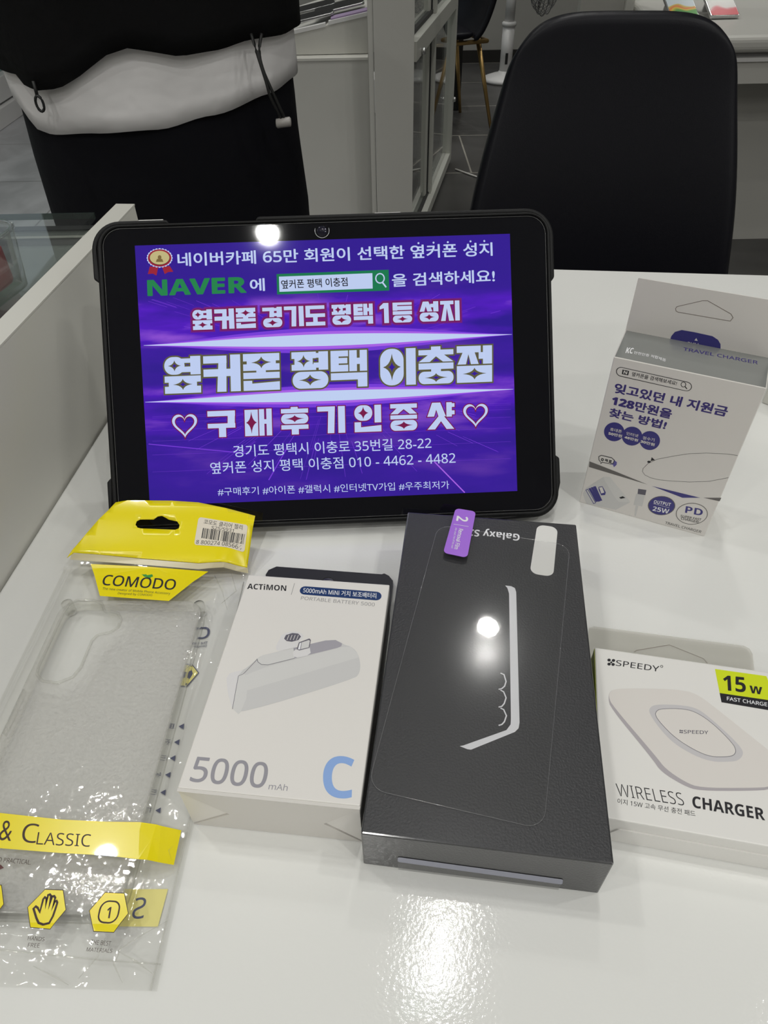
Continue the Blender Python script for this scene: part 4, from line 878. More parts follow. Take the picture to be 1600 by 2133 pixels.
   ('p',[(0.68,104.14),(1.15,106.2),(3.5,107.57),(76.45,108.57),(79.07,107.17),(79.92,103.98),(79.01,94.42),(75.09,81.95),(-1.4,76.3)],'hangclear',0,1),
  ],
  'tabline':[
   ('l',[(22.59,94.72),(23.84,95.92),(40.19,102.25),(55.71,96.66),(57.18,94.18)],0.3,'x',0,1),
  ],
 },
 'T':{
  'text_line':[
   ('t','네이버카페 65만 회원이 선택한 옆커폰 성지',[(24.33,139.2),(209.43,139.52),(24.32,147.04)],'lit',0.018,1),
   ('t','NAVER',[(5.75,122.77),(63.71,122.8),(5.93,132.04)],'litgreen',0.05,1),
   ('t','에',[(65.71,123.36),(74.43,123.51),(65.72,130.8)],'lit',0.018,1),
   ('t','을 검색하세요!',[(149.26,123.27),(210.3,124.1),(149.27,130.9)],'lit',0.018,1),
   ('t','경기도 평택시 이충로 35번길 28-22',[(51.08,26.8),(169.17,27.35),(50.99,33.89)],'lit',0.004,1),
   ('t','옆커폰 성지 평택 이충점 010 - 4462 - 4482',[(37.06,17.34),(183.37,17.88),(36.9,24.44)],'lit',0.004,1),
   ('t','#구매후기 #아이폰 #갤럭시 #인터넷TV가입 #우주최저가',[(40.65,4.32),(179.05,2.96),(40.54,9.17)],'lit',0,1),
  ],
  'emphasis_dots':[
   ('p',[(166.31,148.21),(166.29,148.08),(166.24,147.96),(166.17,147.86),(166.07,147.77),(165.96,147.71),(165.84,147.67),(165.71,147.66),(165.58,147.68),(165.46,147.72),(165.36,147.8),(165.27,147.89),(165.21,148),(165.17,148.12),(165.16,148.24),(165.18,148.37),(165.22,148.48),(165.3,148.59),(165.39,148.67),(165.5,148.74),(165.62,148.78),(165.75,148.79),(165.88,148.77),(166,148.72),(166.11,148.65),(166.19,148.56),(166.26,148.45),(166.3,148.33)],'lit',0,1),
   ('p',[(175.22,148.21),(175.2,148.08),(175.15,147.97),(175.08,147.86),(174.98,147.78),(174.87,147.71),(174.75,147.67),(174.62,147.66),(174.49,147.68),(174.37,147.73),(174.27,147.8),(174.18,147.89),(174.12,148),(174.08,148.12),(174.07,148.24),(174.09,148.37),(174.13,148.49),(174.2,148.59),(174.3,148.68),(174.41,148.74),(174.53,148.78),(174.66,148.79),(174.79,148.77),(174.91,148.72),(175.02,148.65),(175.1,148.56),(175.17,148.45),(175.21,148.33)],'lit',0,1),
   ('p',[(183.66,148.23),(183.64,148.1),(183.59,147.98),(183.52,147.88),(183.42,147.79),(183.31,147.73),(183.19,147.69),(183.06,147.68),(182.93,147.7),(182.81,147.74),(182.71,147.81),(182.62,147.91),(182.55,148.02),(182.52,148.14),(182.51,148.26),(182.52,148.39),(182.57,148.5),(182.64,148.61),(182.74,148.69),(182.85,148.76),(182.97,148.8),(183.1,148.81),(183.23,148.79),(183.35,148.74),(183.45,148.67),(183.54,148.58),(183.61,148.47),(183.65,148.35)],'lit',0,1),
   ('p',[(197.1,148.27),(197.08,148.15),(197.04,148.03),(196.96,147.93),(196.87,147.84),(196.76,147.78),(196.63,147.74),(196.51,147.73),(196.38,147.75),(196.26,147.79),(196.15,147.86),(196.06,147.96),(196,148.06),(195.96,148.18),(195.95,148.31),(195.97,148.44),(196.01,148.55),(196.09,148.66),(196.18,148.74),(196.29,148.81),(196.41,148.85),(196.54,148.86),(196.67,148.84),(196.79,148.79),(196.9,148.72),(196.99,148.63),(197.05,148.52),(197.09,148.4)],'lit',0,1),
   ('p',[(205.27,148.21),(205.25,148.08),(205.2,147.96),(205.13,147.86),(205.04,147.77),(204.93,147.71),(204.8,147.67),(204.67,147.66),(204.55,147.68),(204.43,147.73),(204.32,147.8),(204.23,147.89),(204.17,148),(204.13,148.12),(204.12,148.24),(204.13,148.37),(204.18,148.49),(204.25,148.59),(204.35,148.68),(204.46,148.74),(204.58,148.78),(204.71,148.79),(204.84,148.77),(204.96,148.72),(205.07,148.65),(205.15,148.56),(205.22,148.45),(205.26,148.33)],'lit',0,1),
  ],
  'search_box':[
   ('p',[(81.62,133.03),(147.55,133.4),(147.46,121.35),(81.42,121.24)],'litgreen2',0,1),
   ('p',[(82.99,131.48),(137.91,131.74),(137.74,122.8),(82.84,122.7)],'lit',0,2),
   ('t','옆커폰 평택 이충점',[(84.18,124.35),(123.18,124.69),(83.97,129.5)],'dark',0.012,3),
   ('l',[(144.77,128.5),(144.69,127.9),(144.48,127.33),(144.16,126.82),(143.75,126.4),(143.27,126.09),(142.73,125.91),(142.18,125.86),(141.63,125.94),(141.11,126.16),(140.65,126.5),(140.27,126.95),(140,127.47),(139.84,128.06),(139.8,128.67),(139.89,129.27),(140.09,129.84),(140.41,130.35),(140.82,130.77),(141.3,131.08),(141.84,131.26),(142.39,131.31),(142.94,131.22),(143.46,131.01),(143.92,130.67),(144.3,130.22),(144.57,129.7),(144.73,129.11)],0.7,'lit',1,3),
   ('l',[(143.63,126.19),(145.72,123.29)],0.9,'lit',0,3),
  ],
  'medal_print':[
   ('p',[(21.58,144.22),(21.55,144.07),(21.49,143.92),(21.38,143.79),(21.25,143.68),(21.09,143.6),(20.92,143.56),(20.74,143.55),(20.57,143.57),(20.4,143.63),(20.25,143.71),(20.13,143.83),(20.04,143.97),(19.99,144.12),(19.98,144.27),(20.01,144.43),(20.08,144.58),(20.18,144.71),(20.31,144.81),(20.47,144.89),(20.64,144.94),(20.82,144.95),(21,144.93),(21.16,144.87),(21.31,144.78),(21.43,144.67),(21.52,144.53),(21.57,144.38)],'lit',0,1),
   ('p',[(21.28,142.96),(21.25,142.8),(21.18,142.65),(21.08,142.52),(20.95,142.42),(20.79,142.34),(20.62,142.29),(20.44,142.28),(20.26,142.3),(20.1,142.36),(19.95,142.45),(19.83,142.56),(19.74,142.7),(19.69,142.85),(19.68,143.01),(19.71,143.16),(19.78,143.31),(19.88,143.44),(20.01,143.55),(20.17,143.63),(20.34,143.67),(20.52,143.68),(20.7,143.66),(20.86,143.6),(21.01,143.52),(21.13,143.4),(21.22,143.26),(21.27,143.11)],'lit',0,1),
   ('p',[(20.54,141.79),(20.51,141.64),(20.44,141.49),(20.34,141.36),(20.21,141.25),(20.05,141.17),(19.88,141.13),(19.7,141.11),(19.52,141.14),(19.36,141.19),(19.21,141.28),(19.09,141.4),(19,141.53),(18.95,141.69),(18.94,141.84),(18.97,142),(19.03,142.14),(19.14,142.28),(19.27,142.38),(19.43,142.46),(19.6,142.51),(19.78,142.52),(19.96,142.5),(20.12,142.44),(20.27,142.35),(20.39,142.24),(20.48,142.1),(20.53,141.95)],'lit',0,1),
   ('p',[(19.41,140.81),(19.38,140.65),(19.31,140.5),(19.21,140.37),(19.08,140.27),(18.92,140.19),(18.75,140.14),(18.57,140.13),(18.39,140.15),(18.22,140.21),(18.08,140.3),(17.96,140.41),(17.87,140.55),(17.82,140.7),(17.81,140.86),(17.84,141.01),(17.9,141.16),(18.01,141.29),(18.14,141.4),(18.3,141.48),(18.47,141.52),(18.65,141.53),(18.82,141.51),(18.99,141.45),(19.14,141.37),(19.26,141.25),(19.35,141.11),(19.4,140.96)],'lit',0,1),
   ('p',[(17.96,140.07),(17.94,139.91),(17.87,139.77),(17.77,139.64),(17.63,139.53),(17.48,139.45),(17.3,139.4),(17.12,139.39),(16.95,139.41),(16.78,139.47),(16.63,139.56),(16.51,139.68),(16.43,139.81),(16.38,139.96),(16.36,140.12),(16.39,140.28),(16.46,140.42),(16.56,140.55),(16.7,140.66),(16.85,140.74),(17.03,140.79),(17.2,140.8),(17.38,140.77),(17.55,140.72),(17.69,140.63),(17.81,140.51),(17.9,140.38),(17.95,140.23)],'lit',0,1),
   ('p',[(16.31,139.63),(16.28,139.47),(16.21,139.33),(16.11,139.2),(15.97,139.09),(15.82,139.01),(15.65,138.96),(15.47,138.95),(15.29,138.97),(15.12,139.03),(14.98,139.12),(14.86,139.24),(14.77,139.37),(14.72,139.52),(14.71,139.68),(14.74,139.84),(14.8,139.98),(14.91,140.11),(15.04,140.22),(15.2,140.3),(15.37,140.35),(15.55,140.36),(15.72,140.33),(15.89,140.28),(16.04,140.19),(16.16,140.07),(16.25,139.94),(16.3,139.79)],'lit',0,1),
   ('p',[(14.55,139.52),(14.52,139.36),(14.45,139.21),(14.35,139.08),(14.22,138.98),(14.06,138.9),(13.89,138.85),(13.71,138.84),(13.53,138.86),(13.37,138.92),(13.22,139.01),(13.1,139.12),(13.01,139.26),(12.96,139.41),(12.95,139.57),(12.98,139.72),(13.05,139.87),(13.15,140),(13.28,140.11),(13.44,140.19),(13.61,140.23),(13.79,140.25),(13.97,140.22),(14.13,140.17),(14.28,140.08),(14.4,139.96),(14.49,139.83),(14.54,139.67)],'lit',0,1),
   ('p',[(12.81,139.74),(12.78,139.59),(12.71,139.44),(12.61,139.31),(12.48,139.2),(12.32,139.12),(12.15,139.08),(11.97,139.06),(11.79,139.09),(11.63,139.14),(11.48,139.23),(11.36,139.35),(11.27,139.48),(11.22,139.64),(11.21,139.79),(11.24,139.95),(11.31,140.1),(11.41,140.23),(11.54,140.33),(11.7,140.41),(11.87,140.46),(12.05,140.47),(12.23,140.45),(12.39,140.39),(12.54,140.3),(12.66,140.19),(12.75,140.05),(12.8,139.9)],'lit',0,1),
   ('p',[(11.21,140.29),(11.18,140.13),(11.11,139.98),(11.01,139.85),(10.88,139.75),(10.72,139.67),(10.55,139.62),(10.37,139.61),(10.19,139.63),(10.03,139.69),(9.88,139.78),(9.76,139.89),(9.67,140.03),(9.62,140.18),(9.61,140.34),(9.64,140.49),(9.71,140.64),(9.81,140.77),(9.94,140.88),(10.1,140.96),(10.27,141),(10.45,141.01),(10.63,140.99),(10.79,140.93),(10.94,140.84),(11.06,140.73),(11.15,140.59),(11.2,140.44)],'lit',0,1),
   ('p',[(9.86,141.11),(9.83,140.96),(9.76,140.81),(9.66,140.68),(9.53,140.57),(9.37,140.49),(9.2,140.45),(9.02,140.43),(8.84,140.46),(8.68,140.52),(8.53,140.6),(8.41,140.72),(8.32,140.86),(8.27,141.01),(8.26,141.16),(8.29,141.32),(8.36,141.47),(8.46,141.6),(8.59,141.7),(8.75,141.78),(8.92,141.83),(9.1,141.84),(9.28,141.82),(9.44,141.76),(9.59,141.67),(9.71,141.56),(9.8,141.42),(9.85,141.27)],'lit',0,1),
   ('p',[(8.84,142.16),(8.81,142.01),(8.75,141.86),(8.64,141.73),(8.51,141.63),(8.35,141.55),(8.18,141.5),(8,141.49),(7.83,141.51),(7.66,141.57),(7.51,141.66),(7.39,141.77),(7.31,141.91),(7.26,142.06),(7.25,142.22),(7.27,142.37),(7.34,142.52),(7.45,142.65),(7.58,142.76),(7.73,142.83),(7.91,142.88),(8.09,142.89),(8.26,142.87),(8.43,142.81),(8.57,142.72),(8.69,142.61),(8.78,142.47),(8.83,142.32)],'lit',0,1),
   ('p',[(8.24,143.37),(8.21,143.22),(8.14,143.07),(8.04,142.94),(7.91,142.83),(7.75,142.75),(7.58,142.71),(7.4,142.7),(7.22,142.72),(7.06,142.78),(6.91,142.86),(6.79,142.98),(6.7,143.12),(6.65,143.27),(6.64,143.42),(6.67,143.58),(6.74,143.73),(6.84,143.86),(6.97,143.96),(7.13,144.04),(7.3,144.09),(7.48,144.1),(7.66,144.08),(7.82,144.02),(7.97,143.93),(8.09,143.82),(8.18,143.68),(8.23,143.53)],'lit',0,1),
   ('p',[(8.08,144.65),(8.05,144.5),(7.98,144.35),(7.88,144.22),(7.75,144.11),(7.59,144.03),(7.42,143.99),(7.24,143.98),(7.07,144),(6.9,144.06),(6.75,144.14),(6.63,144.26),(6.55,144.4),(6.5,144.55),(6.48,144.7),(6.51,144.86),(6.58,145),(6.68,145.13),(6.82,145.24),(6.97,145.32),(7.14,145.37),(7.32,145.38),(7.5,145.36),(7.67,145.3),(7.81,145.21),(7.93,145.1),(8.02,144.96),(8.07,144.81)],'lit',0,1),
   ('p',[(8.38,145.92),(8.36,145.76),(8.29,145.61),(8.19,145.48),(8.05,145.38),(7.9,145.3),(7.72,145.25),(7.55,145.24),(7.37,145.26),(7.2,145.32),(7.06,145.41),(6.94,145.52),(6.85,145.66),(6.8,145.81),(6.79,145.97),(6.82,146.12),(6.88,146.27),(6.99,146.4),(7.12,146.51),(7.28,146.58),(7.45,146.63),(7.63,146.64),(7.8,146.62),(7.97,146.56),(8.12,146.47),(8.24,146.36),(8.32,146.22),(8.37,146.07)],'lit',0,1),
   ('p',[(9.13,147.08),(9.1,146.92),(9.03,146.78),(8.93,146.65),(8.79,146.54),(8.64,146.46),(8.47,146.42),(8.29,146.4),(8.11,146.43),(7.95,146.48),(7.8,146.57),(7.68,146.69),(7.59,146.82),(7.54,146.97),(7.53,147.13),(7.56,147.29),(7.63,147.43),(7.73,147.56),(7.86,147.67),(8.02,147.75),(8.19,147.79),(8.37,147.81),(8.55,147.78),(8.71,147.73),(8.86,147.64),(8.98,147.52),(9.07,147.39),(9.12,147.24)],'lit',0,1),
   ('p',[(10.26,148.06),(10.23,147.91),(10.16,147.76),(10.06,147.63),(9.92,147.52),(9.77,147.45),(9.6,147.4),(9.42,147.39),(9.24,147.41),(9.08,147.47),(8.93,147.56),(8.81,147.67),(8.72,147.81),(8.67,147.96),(8.66,148.11),(8.69,148.27),(8.76,148.42),(8.86,148.55),(8.99,148.65),(9.15,148.73),(9.32,148.78),(9.5,148.79),(9.68,148.77),(9.84,148.71),(9.99,148.62),(10.11,148.51),(10.2,148.37),(10.25,148.22)],'lit',0,1),
   ('p',[(11.7,148.8),(11.67,148.64),(11.6,148.5),(11.5,148.37),(11.37,148.26),(11.21,148.18),(11.04,148.13),(10.86,148.12),(10.68,148.15),(10.52,148.2),(10.37,148.29),(10.25,148.41),(10.16,148.54),(10.11,148.69),(10.1,148.85),(10.13,149.01),(10.2,149.15),(10.3,149.28),(10.43,149.39),(10.59,149.47),(10.76,149.51),(10.94,149.53),(11.12,149.5),(11.28,149.45),(11.43,149.36),(11.55,149.24),(11.64,149.11),(11.69,148.96)],'lit',0,1),
   ('p',[(13.35,149.24),(13.32,149.08),(13.26,148.94),(13.15,148.81),(13.02,148.7),(12.86,148.62),(12.69,148.57),(12.51,148.56),(12.34,148.59),(12.17,148.64),(12.02,148.73),(11.9,148.85),(11.82,148.98),(11.77,149.13),(11.76,149.29),(11.78,149.44),(11.85,149.59),(11.95,149.72),(12.09,149.83),(12.24,149.91),(12.42,149.95),(12.59,149.96),(12.77,149.94),(12.94,149.88),(13.08,149.8),(13.2,149.68),(13.29,149.55),(13.34,149.4)],'lit',0,1),
   ('p',[(15.11,149.35),(15.08,149.2),(15.01,149.05),(14.91,148.92),(14.78,148.81),(14.62,148.73),(14.45,148.69),(14.27,148.67),(14.09,148.7),(13.93,148.75),(13.78,148.84),(13.66,148.96),(13.57,149.09),(13.52,149.24),(13.51,149.4),(13.54,149.56),(13.61,149.7),(13.71,149.83),(13.84,149.94),(14,150.02),(14.17,150.07),(14.35,150.08),(14.53,150.05),(14.69,150),(14.84,149.91),(14.96,149.79),(15.05,149.66),(15.1,149.51)],'lit',0,1),
   ('p',[(16.84,149.13),(16.82,148.97),(16.75,148.83),(16.65,148.7),(16.51,148.59),(16.36,148.51),(16.18,148.46),(16.01,148.45),(15.83,148.48),(15.66,148.53),(15.52,148.62),(15.4,148.74),(15.31,148.87),(15.26,149.02),(15.25,149.18),(15.28,149.33),(15.34,149.48),(15.45,149.61),(15.58,149.72),(15.73,149.8),(15.91,149.84),(16.09,149.86),(16.26,149.83),(16.43,149.77),(16.57,149.69),(16.69,149.57),(16.78,149.44),(16.83,149.29)],'lit',0,1),
   ('p',[(18.44,148.59),(18.42,148.43),(18.35,148.28),(18.25,148.15),(18.11,148.05),(17.96,147.97),(17.78,147.92),(17.61,147.91),(17.43,147.93),(17.26,147.99),(17.12,148.08),(17,148.19),(16.91,148.33),(16.86,148.48),(16.85,148.64),(16.87,148.79),(16.94,148.94),(17.05,149.07),(17.18,149.18),(17.33,149.25),(17.51,149.3),(17.68,149.31),(17.86,149.29),(18.03,149.23),(18.17,149.14),(18.29,149.03),(18.38,148.89),(18.43,148.74)],'lit',0,1),
   ('p',[(19.8,147.76),(19.77,147.61),(19.7,147.46),(19.6,147.33),(19.47,147.22),(19.31,147.14),(19.14,147.1),(18.96,147.08),(18.78,147.11),(18.62,147.17),(18.47,147.25),(18.35,147.37),(18.26,147.5),(18.21,147.66),(18.2,147.81),(18.23,147.97),(18.3,148.11),(18.4,148.24),(18.53,148.35),(18.69,148.43),(18.86,148.48),(19.04,148.49),(19.22,148.47),(19.38,148.41),(19.53,148.32),(19.65,148.2),(19.74,148.07),(19.79,147.92)],'lit',0,1),
   ('p',[(20.81,146.71),(20.79,146.55),(20.72,146.41),(20.62,146.28),(20.48,146.17),(20.33,146.09),(20.15,146.04),(19.98,146.03),(19.8,146.06),(19.63,146.11),(19.49,146.2),(19.36,146.32),(19.28,146.45),(19.23,146.6),(19.22,146.76),(19.24,146.92),(19.31,147.06),(19.41,147.19),(19.55,147.3),(19.7,147.38),(19.88,147.43),(20.05,147.44),(20.23,147.41),(20.4,147.36),(20.54,147.27),(20.66,147.15),(20.75,147.02),(20.8,146.87)],'lit',0,1),
   ('p',[(21.42,145.5),(21.39,145.35),(21.33,145.2),(21.22,145.07),(21.09,144.96),(20.93,144.88),(20.76,144.84),(20.58,144.83),(20.41,144.85),(20.24,144.91),(20.09,144.99),(19.97,145.11),(19.89,145.25),(19.83,145.4),(19.82,145.55),(19.85,145.71),(19.92,145.86),(20.02,145.99),(20.15,146.09),(20.31,146.17),(20.48,146.22),(20.66,146.23),(20.84,146.21),(21.01,146.15),(21.15,146.06),(21.27,145.95),(21.36,145.81),(21.41,145.66)],'lit',0,1),
   ('p',[(20.87,144.25),(20.64,143.14),(20.07,142.09),(19.2,141.17),(18.07,140.41),(16.74,139.86),(15.27,139.53),(13.74,139.46),(12.23,139.63),(10.8,140.05),(9.54,140.68),(8.51,141.51),(7.75,142.49),(7.3,143.56),(7.19,144.68),(7.43,145.79),(8,146.83),(8.86,147.75),(9.99,148.51),(11.32,149.06),(12.79,149.39),(14.31,149.46),(15.83,149.29),(17.25,148.88),(18.51,148.24),(19.55,147.41),(20.31,146.44),(20.76,145.36)],'litred',0,2),
   ('p',[(19.89,144.28),(19.7,143.38),(19.21,142.54),(18.47,141.8),(17.51,141.19),(16.37,140.74),(15.11,140.48),(13.8,140.42),(12.5,140.57),(11.28,140.9),(10.19,141.42),(9.3,142.09),(8.65,142.88),(8.27,143.75),(8.17,144.65),(8.37,145.54),(8.85,146.38),(9.59,147.12),(10.56,147.73),(11.69,148.18),(12.95,148.44),(14.26,148.5),(15.56,148.36),(16.78,148.02),(17.86,147.5),(18.75,146.83),(19.41,146.05),(19.8,145.18)],'dark',0,3),
   ('p',[(19.72,144.46),(19.53,143.58),(19.07,142.76),(18.35,142.03),(17.41,141.43),(16.3,141),(15.09,140.74),(13.81,140.69),(12.56,140.83),(11.37,141.16),(10.32,141.66),(9.46,142.32),(8.82,143.09),(8.45,143.94),(8.36,144.82),(8.55,145.69),(9.02,146.51),(9.74,147.24),(10.67,147.84),(11.78,148.27),(12.99,148.53),(14.26,148.59),(15.52,148.45),(16.71,148.12),(17.76,147.61),(18.62,146.96),(19.26,146.19),(19.63,145.34)],'litgold',0,4),
   ('p',[(15.12,144.78),(15.07,144.51),(14.98,144.25),(14.84,144.02),(14.66,143.83),(14.45,143.69),(14.22,143.61),(13.98,143.58),(13.74,143.62),(13.52,143.72),(13.33,143.87),(13.17,144.07),(13.06,144.31),(13,144.57),(12.98,144.85),(13.03,145.12),(13.12,145.38),(13.26,145.61),(13.44,145.8),(13.65,145.94),(13.88,146.02),(14.12,146.04),(14.35,146),(14.57,145.91),(14.77,145.75),(14.93,145.55),(15.04,145.32),(15.1,145.05)],'litbrown',0,5),
   ('p',[(12.49,143.98),(15.51,143.89),(16.12,142.11),(11.68,142.25)],'litbrown',0,5),
   ('p',[(8.07,139.81),(12.93,139.22),(11.59,134.41),(9.61,135.62),(6.66,135.45)],'litred',0,1),
   ('p',[(15.15,139.15),(19.64,139.71),(21.5,136.3),(18.55,136.22),(16.44,135.14)],'litred',0,1),
  ],
  'light_band':[
   ('p',[(1.88,94.4),(15.37,95.21),(28.9,96.38),(42.45,97.63),(56.01,98.83),(69.58,99.87),(83.16,100.66),(96.74,101.14),(110.32,101.26),(123.91,101.02),(137.5,100.41),(151.1,99.49),(164.72,98.32),(178.36,96.98),(192.02,95.59),(205.71,94.28),(219.44,93.32),(219.44,93.15),(205.65,92.33),(191.88,91.15),(178.11,89.89),(164.37,88.68),(150.65,87.64),(136.95,86.85),(123.29,86.39),(109.66,86.27),(96.07,86.53),(82.52,87.15),(69,88.07),(55.52,89.25),(42.08,90.59),(28.66,91.98),(15.26,93.28),(1.87,94.23)],'litpurple',0,1),
   ('p',[(1.88,94.4),(15.35,94.93),(28.86,95.7),(42.39,96.54),(55.94,97.34),(69.49,98.02),(83.06,98.54),(96.63,98.85),(110.22,98.91),(123.81,98.72),(137.41,98.29),(151.03,97.64),(164.67,96.82),(178.32,95.88),(192,94.91),(205.71,93.99),(219.44,93.32),(219.44,93.15),(205.66,92.61),(191.9,91.83),(178.15,90.99),(164.43,90.19),(150.72,89.5),(137.04,88.99),(123.39,88.69),(109.77,88.64),(96.18,88.83),(82.62,89.27),(69.09,89.93),(55.6,90.75),(42.14,91.68),(28.7,92.65),(15.28,93.56),(1.87,94.23)],'litpink',0,2),
   ('p',[(1.88,94.4),(15.34,94.73),(28.84,95.22),(42.35,95.76),(55.88,96.27),(69.43,96.7),(82.99,97.03),(96.56,97.21),(110.14,97.23),(123.74,97.08),(137.35,96.77),(150.98,96.31),(164.63,95.74),(178.3,95.1),(191.99,94.42),(205.7,93.79),(219.44,93.32),(219.44,93.15),(205.67,92.81),(191.92,92.31),(178.18,91.78),(164.46,91.27),(150.77,90.83),(137.1,90.51),(123.46,90.34),(109.84,90.32),(96.25,90.48),(82.69,90.79),(69.16,91.25),(55.65,91.82),(42.18,92.46),(28.72,93.13),(15.29,93.76),(1.87,94.23)],'litband',0,3),
   ('p',[(0.8,61.31),(14.35,62.06),(27.93,63.13),(41.54,64.27),(55.16,65.37),(68.78,66.33),(82.42,67.06),(96.06,67.52),(109.7,67.66),(123.35,67.49),(137.01,66.99),(150.68,66.22),(164.37,65.22),(178.08,64.08),(191.81,62.88),(205.56,61.76),(219.36,60.95),(219.35,60.78),(205.51,60.02),(191.68,58.94),(177.86,57.79),(164.06,56.69),(150.28,55.73),(136.53,55),(122.81,54.55),(109.12,54.42),(95.47,54.61),(81.85,55.11),(68.27,55.89),(54.72,56.89),(41.21,58.04),(27.72,59.22),(14.25,60.34),(0.79,61.14)],'litpurple',0,1),
   ('p',[(0.8,61.31),(14.34,61.81),(27.9,62.54),(41.49,63.31),(55.09,64.05),(68.7,64.69),(82.33,65.19),(95.96,65.49),(109.61,65.59),(123.27,65.46),(136.94,65.11),(150.62,64.58),(164.32,63.89),(178.04,63.1),(191.79,62.28),(205.56,61.51),(219.36,60.95),(219.35,60.78),(205.52,60.27),(191.7,59.54),(177.89,58.76),(164.11,58.02),(150.35,57.38),(136.61,56.89),(122.9,56.58),(109.21,56.5),(95.56,56.64),(81.94,56.99),(68.35,57.53),(54.79,58.21),(41.26,59),(27.75,59.82),(14.27,60.58),(0.79,61.14)],'litpink',0,2),
   ('p',[(0.8,61.31),(14.33,61.64),(27.88,62.11),(41.45,62.62),(55.04,63.11),(68.65,63.53),(82.27,63.85),(95.9,64.05),(109.55,64.1),(123.21,64.01),(136.88,63.77),(150.58,63.41),(164.29,62.94),(178.02,62.41),(191.77,61.85),(205.55,61.33),(219.36,60.95),(219.35,60.78),(205.52,60.45),(191.71,59.97),(177.92,59.46),(164.14,58.97),(150.39,58.55),(136.66,58.23),(122.96,58.04),(109.28,57.99),(95.63,58.09),(82,58.33),(68.41,58.69),(54.84,59.16),(41.3,59.69),(27.78,60.24),(14.28,60.76),(0.79,61.14)],'litband',0,3),
  ],
  'light_line':[
   ('l',[(53.95,53.82),(34.96,48.18)],0.1,'litpurple',0,1),
   ('l',[(64.11,35.8),(55.88,29.66)],0.22,'litpurple',0,1),
   ('l',[(116.21,48.05),(119.24,34.93)],0.1,'litpurple',0,1),
   ('l',[(58.42,36.96),(50.59,31.92)],0.22,'litpurple',0,1),
   ('l',[(172.32,35.46),(184.66,28.36)],0.15,'litpurple',0,1),
   ('l',[(64.29,38.24),(34.66,17.6)],0.15,'litpurple',0,1),
   ('l',[(109.9,50.25),(108.74,28.23)],0.1,'litpurple',0,1),
   ('l',[(179.98,51.05),(196.38,46.36)],0.22,'litpurple',0,1),
   ('l',[(188.21,33.9),(209.34,23.82)],0.15,'litpurple',0,1),
   ('l',[(92.69,48.7),(78.98,32.15)],0.1,'litpurple',0,1),
   ('l',[(67.55,39.2),(59.61,33.43)],0.1,'litpurple',0,1),
   ('l',[(100.16,34.27),(93.49,11.78)],0.22,'litpurple',0,1),
   ('l',[(102.52,47.24),(89.97,12.31)],0.1,'litpurple',0,1),
   ('l',[(96.41,50.64),(84.07,33.6)],0.22,'litpurple',0,1),
   ('l',[(71.03,44.13),(42.36,25.02)],0.1,'litpurple',0,1),
   ('l',[(179.28,37.05),(194.23,29.66)],0.22,'litpurple',0,1),
   ('l',[(132.68,48.21),(145.19,35.22)],0.1,'litpurple',0,1),
   ('l',[(65.38,54.93),(47.7,48.79)],0.1,'litpurple',0,1),
   ('l',[(65.73,51.63),(46.18,43.36)],0.1,'litpurple',0,1),
   ('l',[(56.35,43.89),(44.59,38.1)],0.22,'litpurple',0,1),
   ('l',[(167.82,44.4),(183.24,37.24)],0.1,'litpurple',0,1),
   ('l',[(96,50.18),(75.52,22.04)],0.1,'litpurple',0,1),
   ('l',[(145.58,49.48),(153.9,44.37)],0.15,'litpurple',0,1),
   ('l',[(125.77,46.8),(130.79,38.66)],0.22,'litpurple',0,1),
   ('l',[(64.84,35.63),(43.15,19.12)],0.1,'litpurple',0,1),
   ('l',[(103.97,49.2),(97.7,29.91)],0.1,'litpurple',0,1),
   ('l',[(50.09,47.21),(24.9,37.47)],0.15,'litpurple',0,1),
   ('l',[(177.66,41.31),(186.41,37.44)],0.15,'litpurple',0,1),
   ('l',[(57.11,45.31),(29.43,32.23)],0.15,'litpurple',0,1),
   ('l',[(186.03,48.13),(195.73,45.21)],0.15,'litpurple',0,1),
   ('l',[(121.59,33.59),(127.12,14.24)],0.22,'litpurple',0,1),
   ('l',[(140.3,36.87),(159.93,14.18)],0.15,'litpurple',0,1),
   ('l',[(85.02,46.16),(59.46,21.94)],0.22,'litpurple',0,1),
   ('l',[(191.83,32.23),(208.48,24.29)],0.22,'litpurple',0,1),
   ('l',[(102.03,36.13),(97.62,19.1)],0.15,'litpurple',0,1),
   ('l',[(114.09,40.59),(116.98,12.55)],0.15,'litpurple',0,1),
   ('l',[(4.53,52.61),(217.67,52.65)],0.1,'litpurple',0,1),
   ('l',[(4.48,51.71),(217.64,51.74)],0.1,'litpurple',0,1),
   ('l',[(4.32,49),(217.56,49)],0.1,'litpurple',0,1),
   ('l',[(4.06,44.48),(217.42,44.42)],0.1,'litpurple',0,1),
   ('l',[(3.7,38.14),(217.24,38.01)],0.1,'litpurple',0,1),
   ('l',[(3.23,29.98),(216.99,29.75)],0.1,'litpurple',0,1),
   ('l',[(2.66,19.97),(216.69,19.63)],0.1,'litpurple',0,1),
   ('l',[(75.86,106.18),(66.47,112.17)],0.15,'litpurple',0,1),
   ('l',[(207.11,106),(213.17,107.43)],0.2,'litpurple',0,1),
   ('l',[(32.44,116.49),(20.47,121.49)],0.1,'litpurple',0,1),
   ('l',[(187.71,106.96),(198.23,110.2)],0.15,'litpurple',0,1),
   ('l',[(161.76,111.53),(168.88,115.51)],0.1,'litpurple',0,1),
   ('l',[(49.14,103.47),(37.32,107.27)],0.15,'litpurple',0,1),
   ('l',[(29.87,114.15),(16.52,119.17)],0.1,'litpurple',0,1),
   ('l',[(120.57,112.16),(122.93,119.66)],0.2,'litpurple',0,1),
   ('l',[(169.73,111.07),(179.38,115.66)],0.1,'litpurple',0,1),
